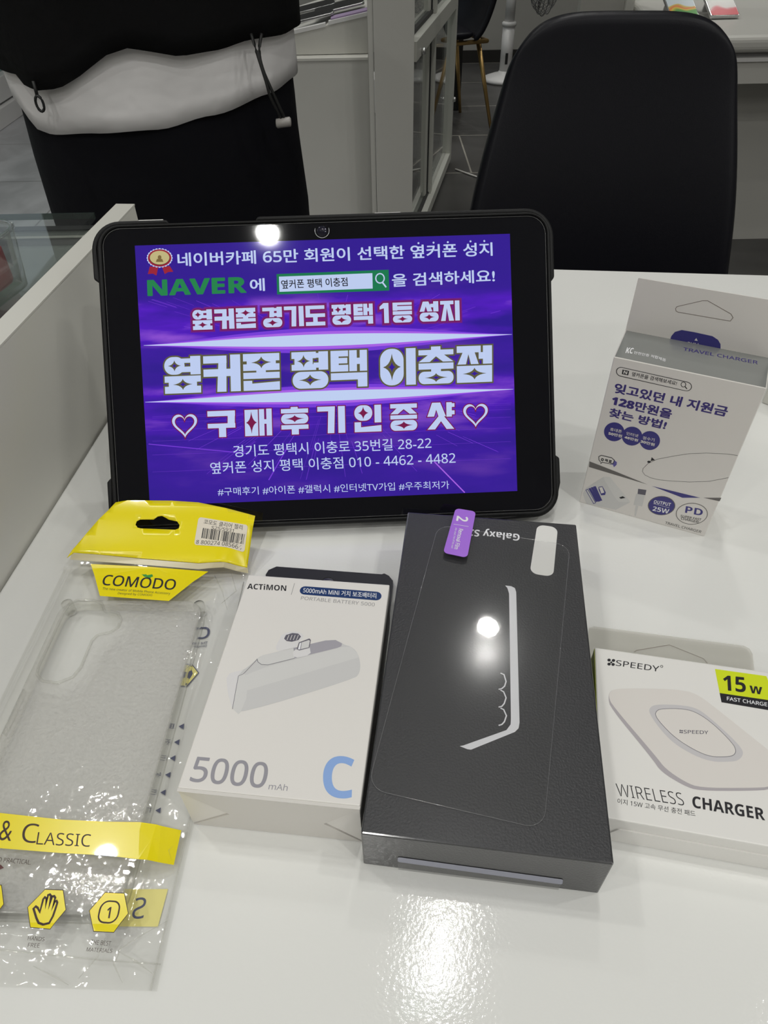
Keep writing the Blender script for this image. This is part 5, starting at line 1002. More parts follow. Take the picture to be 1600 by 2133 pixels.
   ('l',[(186.53,105.76),(193.52,107.84)],0.15,'litpurple',0,1),
   ('l',[(22.43,115.46),(7.74,120.73)],0.15,'litpurple',0,1),
   ('l',[(180.94,109.34),(187.19,111.67)],0.2,'litpurple',0,1),
   ('l',[(99.82,102.49),(91.19,116.52)],0.15,'litpurple',0,1),
   ('l',[(54.09,108.37),(39.08,114.89)],0.1,'litpurple',0,1),
   ('l',[(21.94,116.03),(8.39,120.96)],0.15,'litpurple',0,1),
   ('l',[(167.62,98.03),(182.88,102)],0.1,'litpurple',0,1),
   ('l',[(30.14,110.28),(20.91,113.33)],0.1,'litpurple',0,1),
   ('l',[(41.88,103.61),(31.2,106.7)],0.15,'litpurple',0,1),
   ('l',[(59.65,115.66),(54.87,118.63)],0.1,'litpurple',0,1),
   ('l',[(107.03,110.1),(105.2,120.93)],0.1,'litpurple',0,1),
   ('l',[(113.99,105.18),(114.99,114.01)],0.1,'litpurple',0,1),
   ('l',[(166.04,112.29),(177.36,118.27)],0.2,'litpurple',0,1),
   ('l',[(16.91,116.08),(5.94,119.86)],0.15,'litpurple',0,1),
   ('l',[(169.14,105.73),(184.41,111.64)],0.2,'litpurple',0,1),
   ('l',[(170.09,106.39),(180.08,110.31)],0.1,'litpurple',0,1),
   ('l',[(57.92,109.94),(43.06,117.28)],0.15,'litpurple',0,1),
   ('l',[(32.87,102.89),(25.88,104.62)],0.2,'litpurple',0,1),
   ('l',[(42.77,115.12),(33.95,119.18)],0.2,'litpurple',0,1),
   ('l',[(171.61,107.3),(186.26,113.11)],0.1,'litpurple',0,1),
   ('l',[(170.64,19.46),(188.22,0.31)],0.7,'litpink',0,1),
   ('l',[(71.18,12.46),(83.54,32)],0.6,'litpurple',0,1),
   ('l',[(1.35,36.58),(60.55,28.61)],0.5,'litpurple',0,1),
  ],
 },
 'W':{
  'header':[
   ('p',[(-81.44,224.07),(-78.34,228.67),(-71.83,230.02),(-46.54,229.98),(-30.87,229),(-13.98,225.51),(2.76,221.29),(-0.31,197.45),(-26.26,195.42),(-54.7,197.65),(-81.5,199.82),(-96.84,200.73),(-99.91,197.83),(-98.1,202.13),(-91.43,211.63),(-86.04,218.85)],'yellow',0,3),
  ],
  'hole':[
   ('p',[(-64.62,216.09),(-64.24,217.9),(-62.47,218.83),(-54.8,218.88),(-52.66,220.55),(-50.32,220.94),(-48.26,220.02),(-46.18,218.93),(-41.26,217.97),(-39.56,216),(-39.79,214.21),(-41.6,213.49),(-61.24,214.06),(-63.22,214.49)],'x',0,3),
  ],
  'zip_strip':[
   ('p',[(-97.74,200.54),(-81.48,199.73),(-54.67,197.45),(-26.25,195.32),(-0.04,197.56),(0.44,194.92),(-25.57,191.63),(-53.94,194.02),(-80.57,195.82),(-98.29,197.05)],'zip',0,3),
  ],
  'logo_panel':[
   ('p',[(-85.84,194.43),(-51.84,192.98),(-19.75,190.24),(-26.42,182.96),(-36.19,169.42),(-54.84,170.89),(-73.66,172.37),(-80.88,185.91)],'yellow',0,2),
   ('t','COMODO',[(-75.39,179.84),(-34.92,176.82),(-75.93,187.43)],'ink',0.012,4),
   ('p',[(-59.35,189.56),(-57.37,189.11),(-56.57,190.28),(-54.7,189.5),(-52.57,189.87),(-52.82,188.69),(-50.33,188.72),(-49.03,186.3),(-50,185.8),(-50.45,184.1),(-51.58,185.54),(-53.73,186),(-55.58,187.68),(-57.29,188.15)],'lizard',0,4),
   ('t','The new creator of Mobile Phone Accessory',[(-73.75,176.2),(-36.52,173.2),(-74.02,178.43)],'ink',0,4),
   ('t','Designed by COMODO',[(-64.49,173.18),(-45.79,172.04),(-64.74,175.15)],'ink',0,4),
  ],
  'barcode_sticker':[
   ('p',[(-29.22,220.24),(-0.75,216.06),(-2.13,203.83),(-30.01,205.4)],'sticker',1.5,4),
   ('t','코모도 클리어 젤리',[(-25.99,216.54),(-3.87,213.55),(-25.81,218.98)],'ink',0.0,6),
   ('t','S25/S931',[(-21.38,213.72),(-8.73,212.19),(-21.09,215.41)],'ink',0.0,6),
   ('t','8 800274 085664',[(-29.05,205.95),(-3.8,204.53),(-28.84,208)],'ink',0,6),
   ('p',[(-26.32,209),(-25.73,208.92),(-25.42,214.23),(-26.01,214.3)],'ink',0,6),
   ('p',[(-25.3,208.86),(-24.91,208.81),(-24.59,214.12),(-24.98,214.17)],'ink',0,6),
   ('p',[(-24.62,208.77),(-24.43,208.75),(-24.11,214.05),(-24.3,214.08)],'ink',0,6),
   ('p',[(-24.23,208.72),(-24.04,208.7),(-23.72,214),(-23.91,214.03)],'ink',0,6),
   ('p',[(-23.75,208.66),(-23.17,208.58),(-22.84,213.89),(-23.43,213.97)],'ink',0,6),
   ('p',[(-22.73,208.52),(-22.54,208.5),(-22.21,213.81),(-22.41,213.83)],'ink',0,6),
   ('p',[(-22.25,208.46),(-22.06,208.43),(-21.73,213.74),(-21.92,213.77)],'ink',0,6),
   ('p',[(-21.62,208.38),(-21.04,208.3),(-20.7,213.61),(-21.29,213.68)],'ink',0,6),
   ('p',[(-20.85,208.28),(-20.27,208.2),(-19.93,213.5),(-20.51,213.58)],'ink',0,6),
   ('p',[(-19.83,208.14),(-19.25,208.06),(-18.91,213.37),(-19.49,213.45)],'ink',0,6),
   ('p',[(-19.06,208.04),(-18.86,208.01),(-18.52,213.32),(-18.71,213.34)],'ink',0,6),
   ('p',[(-18.67,207.99),(-18.48,207.96),(-18.13,213.27),(-18.33,213.29)],'ink',0,6),
   ('p',[(-18.28,207.94),(-18.09,207.91),(-17.74,213.22),(-17.94,213.24)],'ink',0,6),
   ('p',[(-17.66,207.85),(-17.46,207.83),(-17.11,213.13),(-17.31,213.16)],'ink',0,6),
   ('p',[(-17.03,207.77),(-16.45,207.69),(-16.09,213),(-16.68,213.08)],'ink',0,6),
   ('p',[(-15.53,207.57),(-15.34,207.55),(-14.98,212.85),(-15.17,212.88)],'ink',0,6),
   ('p',[(-14.91,207.49),(-14.71,207.46),(-14.35,212.77),(-14.54,212.8)],'ink',0,6),
   ('p',[(-14.28,207.41),(-13.7,207.33),(-13.33,212.64),(-13.91,212.71)],'ink',0,6),
   ('p',[(-13.51,207.31),(-13.13,207.27),(-12.75,212.57),(-13.14,212.62)],'ink',0,6),
   ('p',[(-12.94,207.25),(-12.37,207.2),(-11.98,212.48),(-12.56,212.55)],'ink',0,6),
   ('p',[(-12.09,207.18),(-11.71,207.16),(-11.31,212.41),(-11.7,212.45)],'ink',0,6),
   ('p',[(-11.53,207.15),(-11.34,207.14),(-10.93,212.37),(-11.12,212.39)],'ink',0,6),
   ('p',[(-10.92,207.13),(-10.73,207.12),(-10.31,212.31),(-10.5,212.33)],'ink',0,6),
   ('p',[(-10.46,207.12),(-10.27,207.11),(-9.83,212.27),(-10.02,212.29)],'ink',0,6),
   ('p',[(-10,207.11),(-9.44,207.11),(-8.98,212.2),(-9.55,212.24)],'ink',0,6),
   ('p',[(-9.26,207.11),(-9.08,207.11),(-8.6,212.17),(-8.79,212.18)],'ink',0,6),
   ('p',[(-8.89,207.11),(-8.34,207.12),(-7.84,212.11),(-8.41,212.15)],'ink',0,6),
   ('p',[(-7.93,207.12),(-7.75,207.12),(-7.22,212.06),(-7.41,212.07)],'ink',0,6),
   ('p',[(-7.34,207.13),(-7.16,207.14),(-6.61,212.02),(-6.79,212.03)],'ink',0,6),
   ('p',[(-6.97,207.14),(-6.79,207.14),(-6.23,211.99),(-6.42,212)],'ink',0,6),
   ('p',[(-6.61,207.15),(-6.24,207.16),(-5.66,211.95),(-6.04,211.98)],'ink',0,6),
   ('p',[(-6.06,207.16),(-5.88,207.17),(-5.28,211.92),(-5.47,211.94)],'ink',0,6),
   ('p',[(-5.69,207.17),(-5.51,207.17),(-4.9,211.9),(-5.09,211.91)],'ink',0,6),
   ('p',[(-5.1,207.19),(-4.92,207.19),(-4.29,211.85),(-4.48,211.87)],'ink',0,6),
   ('p',[(-4.51,207.2),(-3.96,207.21),(-3.29,211.79),(-3.86,211.83)],'ink',0,6),
   ('p',[(-3.55,207.22),(-3.36,207.23),(-2.68,211.74),(-2.87,211.76)],'ink',0,6),
   ('p',[(-3.09,207.23),(-2.91,207.24),(-2.2,211.71),(-2.39,211.72)],'ink',0,6),
  ],
  'print_band':[
   ('p',[(-95.03,58.89),(-77.11,57.48),(-50.81,55.27),(-32.11,54.77),(-18.81,54.87),(-10.22,54.08),(-3.3,54.65),(-3.11,41.28),(-8.48,40.71),(-15.25,40.66),(-27.95,41.81),(-46.54,42.39),(-71.09,43.71),(-88.17,44.67)],'yellow',0,2),
   ('t','&',[(-73.03,46.76),(-67.82,46.42),(-75.06,54.56)],'brownink',-0.005,4),
   ('t','C',[(-63.84,46.21),(-57.45,45.76),(-65.36,53.73)],'brownink',-0.005,4),
   ('t','LASSIC',[(-57.3,45.37),(-35.69,44.88),(-58.39,50.18)],'brownink',-0.005,4),
  ],
  'small_print':[
   ('t','AND PRACTICAL.',[(-72.72,38.92),(-56.48,37.85),(-72.97,40.6)],'brownink',-0.004,1),
   ('p',[(-69.63,38.1),(-67.9,37.53),(-66.36,36.5),(-67.44,35.93),(-68.56,35.68)],'maroon',0,1),
   ('t','HANDS',[(-48.13,12.81),(-42.05,12.61),(-48,13.94)],'brownink',-0.004,1),
   ('t','FREE',[(-47.75,10.97),(-43.5,10.84),(-47.62,12.09)],'brownink',-0.004,1),
   ('t','THE BEST',[(-25.11,12.09),(-17.69,11.82),(-24.95,13.34)],'brownink',-0.004,1),
   ('t','MATERIALS',[(-26.34,10.18),(-16.99,9.91),(-26.08,11.26)],'brownink',-0.004,1),
  ],
  'hexagon_print':[
   ('p',[(-47.54,29.29),(-40.44,29.21),(-36.93,22.48),(-40.53,15.98),(-48.06,16.36),(-51.72,23.02)],'brownink',0,2),
   ('p',[(-47.42,29.05),(-40.58,28.98),(-37.18,22.48),(-40.63,16.19),(-47.91,16.57),(-51.46,23.01)],'yellow',0,3),
   ('p',[(-24.48,28.75),(-17.03,28.6),(-13.47,21.71),(-17.09,15.46),(-24.63,15.61),(-28.41,22.32)],'brownink',0,2),
   ('p',[(-24.35,28.51),(-17.16,28.36),(-13.71,21.72),(-17.2,15.67),(-24.48,15.82),(-28.14,22.31)],'yellow',0,3),
   ('p',[(-71.99,30.78),(-64.58,30.49),(-60.8,23.86),(-63.47,17.15),(-71.36,17.59),(-75.58,24.02)],'brownink',0,2),
   ('p',[(-71.85,30.54),(-64.7,30.25),(-61.05,23.86),(-63.61,17.37),(-71.24,17.8),(-75.31,24.02)],'yellow',0,3),
   ('l',[(-49.18,22.56),(-48.16,21.19),(-46.94,19.55),(-45.45,17.92),(-43.55,17.43),(-41.56,17.96),(-41.02,20.21),(-41,22.4),(-41.07,24.73),(-41.64,25.36),(-42.17,25.14),(-42.29,22.45),(-42.44,26.34),(-43.15,26.97),(-43.8,26.79),(-43.62,22.85),(-44.29,26.95),(-44.98,27.5),(-45.54,27.23),(-44.92,23.03),(-45.62,26.06),(-46.49,26.47),(-46.81,25.82),(-46.41,21.52),(-47.68,22.85),(-48.66,23.3)],0.75,'brownink',1,5),
   ('p',[(-25.03,26.05),(-17.32,25.78),(-16.62,18.03),(-24.38,18.4)],'brownink',3,4),
   ('p',[(-24.24,25.51),(-17.82,25.25),(-17.26,18.59),(-23.92,18.95)],'yellow',2.4,5),
   ('t','1',[(-21.34,20.04),(-19.91,19.94),(-21.79,23.77)],'brownink',0.03,6),
  ],
 },
 'W0':{
  'back_print':[
   ('p',[(-20.37,33.03),(-4.09,33.45),(-4.55,20.36),(-19.36,20.14)],'paleyellow',0,1),
   ('t','S',[(-10.86,22.95),(-15.34,22.69),(-11.33,30.38)],'slateink',0.0,2),
   ('t','C',[(-13.21,153.17),(-18.84,152.24),(-14.16,160.61)],'slateink',0.01,2),
   ('t','The new',[(-13.4,149.16),(-21.34,148.73),(-13.54,151.05)],'slateink',0,2),
   ('t','Designed',[(-13.43,147.29),(-20.88,146.76),(-13.59,148.84)],'slateink',0,2),
   ('p',[(-18.76,137.54),(-13.82,132),(-18.02,123.62),(-20.22,124.24),(-21.26,133.84)],'slateink',0,1),
   ('p',[(-18.69,136.84),(-14.32,131.99),(-18.34,124.27),(-19.92,124.72),(-20.88,133.65)],'paleyellow',0,2),
   ('p',[(-17.92,133.89),(-16.7,131.47),(-17.53,128.56),(-18.95,127.58),(-19.3,131.92)],'slateink',0,3),
   ('p',[(-16.86,102.88),(-14.63,104.38),(-14.27,101.4)],'slateink',0,2),
   ('t','I',[(-18.1,101.72),(-20.01,101.53),(-18.45,104.23)],'slateink',0,2),
   ('p',[(-16.99,95),(-14.8,96.44),(-14.45,93.57)],'slateink',0,2),
   ('t','R',[(-18.22,93.87),(-20.09,93.7),(-18.55,96.3)],'slateink',0,2),
   ('p',[(-16.95,87.26),(-14.8,88.65),(-14.45,85.88)],'slateink',0,2),
   ('t','E',[(-18.16,86.17),(-19.99,86),(-18.49,88.51)],'slateink',0,2),
   ('p',[(-17.11,79.51),(-15,80.85),(-14.65,78.19)],'slateink',0,2),
   ('t','A',[(-18.29,78.46),(-20.09,78.29),(-18.61,80.72)],'slateink',0,2),
   ('p',[(-17.15,71.65),(-15.08,72.94),(-14.74,70.38)],'slateink',0,2),
   ('t','E',[(-18.31,70.64),(-20.08,70.48),(-18.63,72.81)],'slateink',0,2),
   ('p',[(-17.21,63.89),(-15.18,65.14),(-14.85,62.67)],'slateink',0,2),
   ('t','T',[(-18.34,62.92),(-20.08,62.76),(-18.66,65.01)],'slateink',0,2),
  ],
 },
}

def put(face, names, fmap, parent, **kw):
    for n in names:
        if n in kw.get('split', ()):
            for it in PRINTS[face][n]: build_print(n, [it], fmap, parent, sub=kw.get('sub'), step=kw.get('step', .05), base=kw.get('base', .12))
            continue
        pn = kw.get('rename', {}).get(n, n)
        build_print(pn, PRINTS[face][n], fmap, parent, sub=kw.get('sub'), step=kw.get('step', .05), base=kw.get('base', .12))

# ------------------------------------------------------------------ tablet in a rugged black case
Uv = Vector((math.cos(math.radians(1.785)), math.sin(math.radians(1.785)), 0)); b_ = Vector((-Uv.y, Uv.x, 0))
ln_ = math.radians(39.71); Vv = b_*math.sin(ln_)+Vector((0, 0, 1))*math.cos(ln_); Nv = Uv.cross(Vv)
CO_ = Vector((0, 0, 1.03)); TS = .977
O_ = CO_+(Vector((-.139, .297, .740))+Vv*.017-CO_)*TS
TM = Matrix(((Uv.x*TS, Vv.x*TS, Nv.x*TS, O_.x), (Uv.y*TS, Vv.y*TS, Nv.y*TS, O_.y), (Uv.z*TS, Vv.z*TS, Nv.z*TS, O_.z), (0, 0, 0, 1)))
tab = thing('tablet', 'tablet in a rugged black case propped on the desk showing a violet advertisement', 'tablet', matrix=TM)
def loop(x0, y0, x1, y1, r, z, sc=.001): return [(x*sc, y*sc, z*sc) for x, y in rrect(x0, y0, x1, y1, r, 8)]
bm = bmesh.new()
add_loft(bm, [loop(-19.2, -12.6, 241.9, 162.7, 11, -1.6), loop(-19.2, -12.6, 241.9, 162.7, 11, .5), loop(-20.5, -13.8, 243.2, 163.6, 12, 1.0), loop(-22.0, -15.2, 243.8, 164.2, 13.5, .4), loop(-22.6, -15.8, 244.2, 164.6, 14, -3), loop(-22.2, -15.4, 243.8, 164.2, 14, -9), loop(-19, -12, 240, 160, 12, -11)], caps=False)
vs = bm.verts[:]
bm.faces.new(vs[-len(loop(0, 0, 9, 9, 1, 0)):])
tcase = bm_obj('case', bm, 'case_black', tab, True)
def tbox(name, x0, y0, z0, x1, y1, z1, m, par=None, bev=.0012):
    bm = bmesh.new(); add_box(bm, x0*MM, y0*MM, z0*MM, x1*MM, y1*MM, z1*MM); return bm_obj(name, bm, m, par or tab, bevel=bev, seg=3)
# corner bumpers: an L round each corner
def bumper(pts, z0=-9, z1=.6):
    bm = bmesh.new(); add_prism(bm, [(x*MM, y*MM) for x, y in pts], z0*MM, z1*MM); return bm_obj('corner_bumper', bm, 'case_black', tab, bevel=.001, seg=2)
def arc(cx, cy, r, a0, a1, n=10): return [(cx+r*math.cos(math.radians(a0+(a1-a0)*k/n)), cy+r*math.sin(math.radians(a0+(a1-a0)*k/n))) for k in range(n+1)]
bumper([(-21.5, 131)]+[(-25.0, 133.5)]+arc(-8.5, 149.8, 16.6, 180, 90)+[(19, 166.4), (21, 164.0)]+arc(-8.5, 149.8, 13.8, 90, 180))
bumper([(70.5, 164.0), (72, 166.6)]+arc(229.5, 150.2, 16.4, 90, 0)+[(245.9, 126), (243.4, 123)]+arc(229.5, 150.2, 13.6, 0, 90))
bumper([(-21.5, 18)]+[(-24.6, 15)]+arc(-9, -1.6, 15.6, 180, 270)+[(16, -17.2), (18, -14.8)]+arc(-9, -1.6, 13.4, 270, 180))
bumper([(243.4, 21), (246.2, 19)]+[(246.4, 4)]+arc(230, -1.2, 15.2, 0, -90)+[(205, -17.4), (202, -14.8)]+arc(230, -1.2, 13.2, -90, 0))
for x0, x1 in ((2.5, 17), (140.5, 156)):
    tbox('edge_tab', x0, 165.8, -4.5, x1, 167.0, -.6, 'plastic_white', None, .0003)['label'] = 'pale tab on the top edge of the case'
tbox('kickstand', 60, 8, -14, 160, 120, -11.2, 'case_black')
bm = bmesh.new(); p1 = Vector((0, 105, -14)); 
# stand leg from the back plate down to the desk behind
gl = Vector((.110, 0, 0)); 
foot_w = Vector((-.03, .455, .741)); inv = TM.inverted(); f1 = inv @ (foot_w); f2 = inv @ (foot_w+Vector((.10, .003, 0)))
q1 = Vector((60*MM, 115*MM, -13*MM)); q2 = Vector((160*MM, 115*MM, -13*MM))
vs = [bm.verts.new(p) for p in (q1, q2, f2, f1)]; bm.faces.new(vs)
o = bm_obj('stand_leg', bm, 'case_black', tab); s = o.modifiers.new('thickness', 'SOLIDIFY'); s.thickness = .003; s.offset = 0
bm = bmesh.new(); add_prism(bm, [(x*MM, y*MM) for x, y in rrect(-19.0, -12.4, 241.7, 162.5, 11)], -1.4*MM, .35*MM); bm_obj('front_glass', bm, 'bezel_glass', tab, bevel=.0004)
cm = bmesh.new(); add_lathe(cm, [(0, .0009), (.0013, .0009), (.0014, .0008), (.0026, .0008), (.003, .0004)], 20); o = bm_obj('front_camera', cm, 'lens', tab, True); o.location = (109.4*MM, 157.0*MM, 0)
cm = bmesh.new(); add_tube(cm, [(109.4*MM+.0042*math.cos(math.radians(a)), 157.2*MM+.0042*math.sin(math.radians(a)), .0006) for a in range(160, 381, 20)], .00022, 5); bm_obj('camera_notch', cm, 'silver', tab, True)
bm = bmesh.new(); add_tube(bm, [(x*MM, y*MM, .55*MM) for x, y in rrect(-18.3, -11.7, 241.0, 161.8, 10.5)], .00022, 5, closed=True); bm_obj('glass_rim', bm, 'rim_grey', tab, True)
fT = lambda x, y, l: (x*MM, y*MM, (.42+l)*MM)
disp = build_print('display', [('p', [(0, 0), (220, 0), (220, 152), (0, 152)], 'screen_wallpaper', 0, -1)]+PRINTS['T']['light_line']+PRINTS['T']['light_band'], fT, tab, step=.012, base=.02)
disp['label'] = 'lit violet screen picture'
put('T', ['text_line', 'emphasis_dots', 'search_box', 'medal_print'], fT, disp, step=.012, base=.10, split=('text_line',))
# block lettering with sparkle counters, drawn stroke by stroke on a 10 x 10 grid
def Rr(*a): return ('r',)+a
def Oo(*a): return ('o',)+a
def Pp(*a): return ('p', list(a))
def Ss(*a): return ('s',)+a
GL = {
'옆': [Oo(0, 5.1, 5.6, 9.9, 2.4), Rr(4, 8.2, 7.8, 9.4), Rr(4, 5.7, 7.8, 7.2), Rr(7.2, 5, 10, 10), Ss(2.8, 7.5, 1.8, 1.5), Rr(0, 3, 10, 4.7), Rr(0, 0, 10, 1.9), Rr(1.1, .5, 8.9, 4.2), Ss(5, 2.4, 2.7, 1.5)],
'커': [Rr(0, 7.8, 6.3, 9.8), Pp((4.2, 9.8), (6.3, 9.8), (6.1, 0), (3.6, 0)), Rr(0, 4.2, 7.6, 6.2), Rr(7.3, 0, 10, 10)],
'폰': [Rr(0, 8, 10, 10), Rr(0, 5.4, 10, 7.2), Rr(1, 6, 9, 9), Ss(5, 7.6, 2.8, 1.6), Rr(3.6, 4.4, 6.2, 5.8), Rr(0, 3.2, 10, 4.9), Pp((0, 2.7), (2.4, 2.7), (2.4, 1.9), (10, 2.3), (10, 0), (0, 0))],
'평': [Rr(0, 8.2, 6.7, 10), Rr(0, 5, 6.7, 6.6), Rr(.8, 6, 5.8, 9), Ss(3.3, 7.5, 1.8, 1.7), Rr(7.4, 5, 10, 10), Rr(6, 8.3, 7.8, 9.6), Rr(6, 5.6, 7.8, 7), Oo(.2, 0, 10, 4.6, 2.3), Ss(5, 2.3, 3.1, 1.5)],
'택': [Rr(0, 4.3, 2.2, 10), Rr(0, 8.4, 4.8, 10), Rr(0, 6.5, 4.6, 8.0), Rr(0, 4.3, 4.8, 6.1), Rr(5.1, 4.3, 7.2, 10), Rr(8.0, 4.3, 10, 10), Rr(6.8, 6.2, 8.4, 7.9), Rr(0, 2, 10, 3.9), Rr(7.4, 0, 10, 3)],
'이': [Oo(0, 0, 6.6, 10, 3.1), Ss(3.3, 5, 2.5, 3.7), Rr(7.3, 0, 10, 10)],
'충': [Rr(3.6, 9, 6.3, 10.2), Rr(0, 7.9, 10, 9.3), Pp((3.1, 8.2), (6.9, 8.2), (10, 6.0), (7, 6.0), (5, 7.5), (3.2, 6.0), (0, 6.0)), Rr(0, 4.0, 10, 5.7), Rr(3.6, 2.8, 6.4, 4.5), Oo(0, 0, 10, 3.4, 1.6), Ss(5, 1.7, 3.3, 1.2)],
'점': [Rr(0, 8.2, 6.8, 10), Pp((2, 9), (4.8, 9), (6.2, 5), (4, 5), (3.3, 7.8), (2.6, 5), (.2, 5)), Rr(7.4, 5, 10, 10), Rr(6.2, 6.4, 8, 8.2), Rr(0, 0, 10, 4.6), Ss(5, 2.4, 3.4, 1.6)],
'경': [Rr(0, 8, 5.9, 9.8), Pp((3.8, 9.8), (6, 9.8), (5.9, 5), (3.5, 5)), Rr(7.3, 4.9, 10, 10), Rr(5.5, 8, 7.6, 9.5), Rr(5.5, 5.4, 7.6, 7), Oo(.2, 0, 10, 4.5, 2.2), Ss(5, 2.2, 3, 1.6)],
'기': [Rr(0, 8.2, 6.3, 10), Pp((4.0, 10), (6.4, 10), (6, 0), (3.6, 0)), Rr(7.5, 0, 10, 10)],
'도': [Rr(0, 8.2, 9.8, 10), Rr(0, 4.2, 2.3, 10), Rr(0, 4.2, 10, 6), Rr(3.8, 1, 6.1, 5), Rr(0, 0, 10, 1.9)],
'1': [Pp((4.4, 10), (10, 10), (10, 0), (4.8, 0), (4.8, 7.4), (0, 6.8), (0, 8.2))],
'등': [Rr(0, 8.7, 10, 10), Rr(0, 6, 2.4, 10), Rr(0, 6.2, 10, 8.2), Rr(0, 3.9, 10, 5.7), Oo(0, 0, 10, 3.5, 1.7), Ss(5, 1.75, 3, 1.3)],
'성': [Pp((1.8, 10), (4.8, 10), (6.8, 5), (4.1, 5), (3.3, 7.6), (2.5, 5), (0, 5)), Rr(7.3, 4.9, 10, 10), Rr(5.6, 7, 8, 8.8), Oo(0, 0, 10, 4.5, 2.1), Ss(5, 2.2, 3, 1.5)],
'지': [Rr(0, 8.2, 6.9, 10), Pp((2.2, 9), (4.8, 9), (7, 0), (4.4, 0), (3.4, 6.4), (2.6, 0), (.2, 0)), Rr(7.6, 0, 10, 10)],
'구': [Rr(0, 7.8, 10, 9.8), Pp((7.4, 9.8), (10, 9.8), (9.8, 4.5), (7.2, 4.5)), Rr(0, 3.4, 10, 5.1), Rr(4, 0, 6.6, 4)],
'매': [Rr(0, 0, 4.9, 9.8), Ss(2.45, 5, 2.0, 4.2), Rr(5.3, 0, 7.2, 9.9), Rr(8, 0, 10, 10), Rr(6.8, 4.4, 8.4, 6.1)],
'후': [Rr(3.6, 9.2, 6.2, 10.3), Rr(0, 8, 10, 9.6), Oo(0, 4, 10, 7.7, 1.8), Ss(5, 5.9, 3.6, 1.3), Rr(0, 2, 10, 3.6), Rr(3.8, 0, 6.4, 3)],
'인': [Oo(0, 4.2, 6.7, 10, 2.8), Ss(3.3, 7.1, 2.0, 2.4), Rr(7.5, 3.4, 10, 10), Pp((0, 3.7), (2.4, 3.7), (2.4, 1.8), (10, 2.4), (10, 0), (0, 0))],
'증': [Rr(0, 8.4, 10, 10), Pp((3, 9), (7, 9), (10, 6.2), (7.2, 6.2), (5, 8), (2.8, 6.2), (0, 6.2)), Rr(0, 4.3, 10, 5.8), Oo(0, 0, 10, 3.9, 1.9), Ss(5, 2, 3.5, 1.4)],
'샷': [Pp((1.8, 10), (4.8, 10), (6.8, 4.8), (4.1, 4.8), (3.3, 7.4), (2.5, 4.8), (0, 4.8)), Rr(7.0, 4.6, 9, 10), Rr(8.4, 8.2, 10, 9.6), Rr(8.4, 5.4, 10, 6.9), Pp((4.2, 5), (6, 5), (9.8, 0), (7, 0), (5, 3), (2.8, 0), (0, 0))],
}
def heart(k): return [(5+k*4.6*(16*math.sin(a)**3)/16, 5+.35+k*4.6*(13*math.cos(a)-5*math.cos(2*a)-2*math.cos(3*a)-math.cos(4*a))/15.2) for a in [2*math.pi*i/48 for i in range(48)]]
def grow(pts, e):
    n = len(pts); A = sum(pts[i][0]*pts[(i+1) % n][1]-pts[(i+1) % n][0]*pts[i][1] for i in range(n)); s = 1 if A > 0 else -1; out = []
    for i in range(n):
        p = Vector(pts[i]); d1 = (p-Vector(pts[i-1])).normalized(); d2 = (Vector(pts[(i+1) % n])-p).normalized()
        n1 = Vector((d1.y, -d1.x))*s; n2 = Vector((d2.y, -d2.x))*s; m_ = (n1+n2); m_ = m_.normalized() if m_.length > .1 else n1
        out.append(tuple(p+m_*e/max(.45, m_.dot(n1))))
    return out
def star(cx, cy, rx, ry, k=1.0):
    out = []
    for q in range(4):
        a0 = q*math.pi/2; p0 = Vector((math.cos(a0), math.sin(a0))); p1 = Vector((math.cos(a0+math.pi/2), math.sin(a0+math.pi/2))); c = Vector((math.cos(a0+math.pi/4), math.sin(a0+math.pi/4)))*.22
        for t in (0, .2, .4, .6, .8): out.append(((1-t)**2*p0+2*t*(1-t)*c+t*t*p1))
    return [(cx+rx*k*v.x, cy+ry*k*v.y) for v in out]
HEAD = {'h1': ([(31.26, 102.24), (188.66, 102.52), (31.33, 113.95)], [('옆', -0.0004, 0.0723), ('커', 0.0811, 0.1541), ('폰', 0.1613, 0.234), ('경', 0.26, 0.333), ('기', 0.3407, 0.4137), ('도', 0.4211, 0.4938), ('평', 0.5192, 0.5911), ('택', 0.6009, 0.6733), ('1', 0.6989, 0.7328), ('등', 0.748, 0.8204), ('성', 0.8491, 0.9203), ('지', 0.9275, 1.0002)]), 'h2': ([(12.89, 65.65), (206.69, 65.8), (13.46, 87.19)], [('옆', -0.0007, 0.1089), ('커', 0.1173, 0.2295), ('폰', 0.2381, 0.3487), ('평', 0.3855, 0.4969), ('택', 0.5047, 0.6161), ('이', 0.656, 0.7652), ('충', 0.774, 0.8814), ('점', 0.8917, 1.0006)]), 'h3': ([(15.07, 39.04), (204.12, 38.71), (15.39, 54.89)], [('h', 0.0, 0.0848), ('구', 0.1141, 0.2003), ('매', 0.2301, 0.3149), ('후', 0.3441, 0.4292), ('기', 0.4581, 0.5447), ('인', 0.5743, 0.6588), ('증', 0.6877, 0.772), ('샷', 0.8043, 0.891), ('h', 0.9149, 1.0)])}
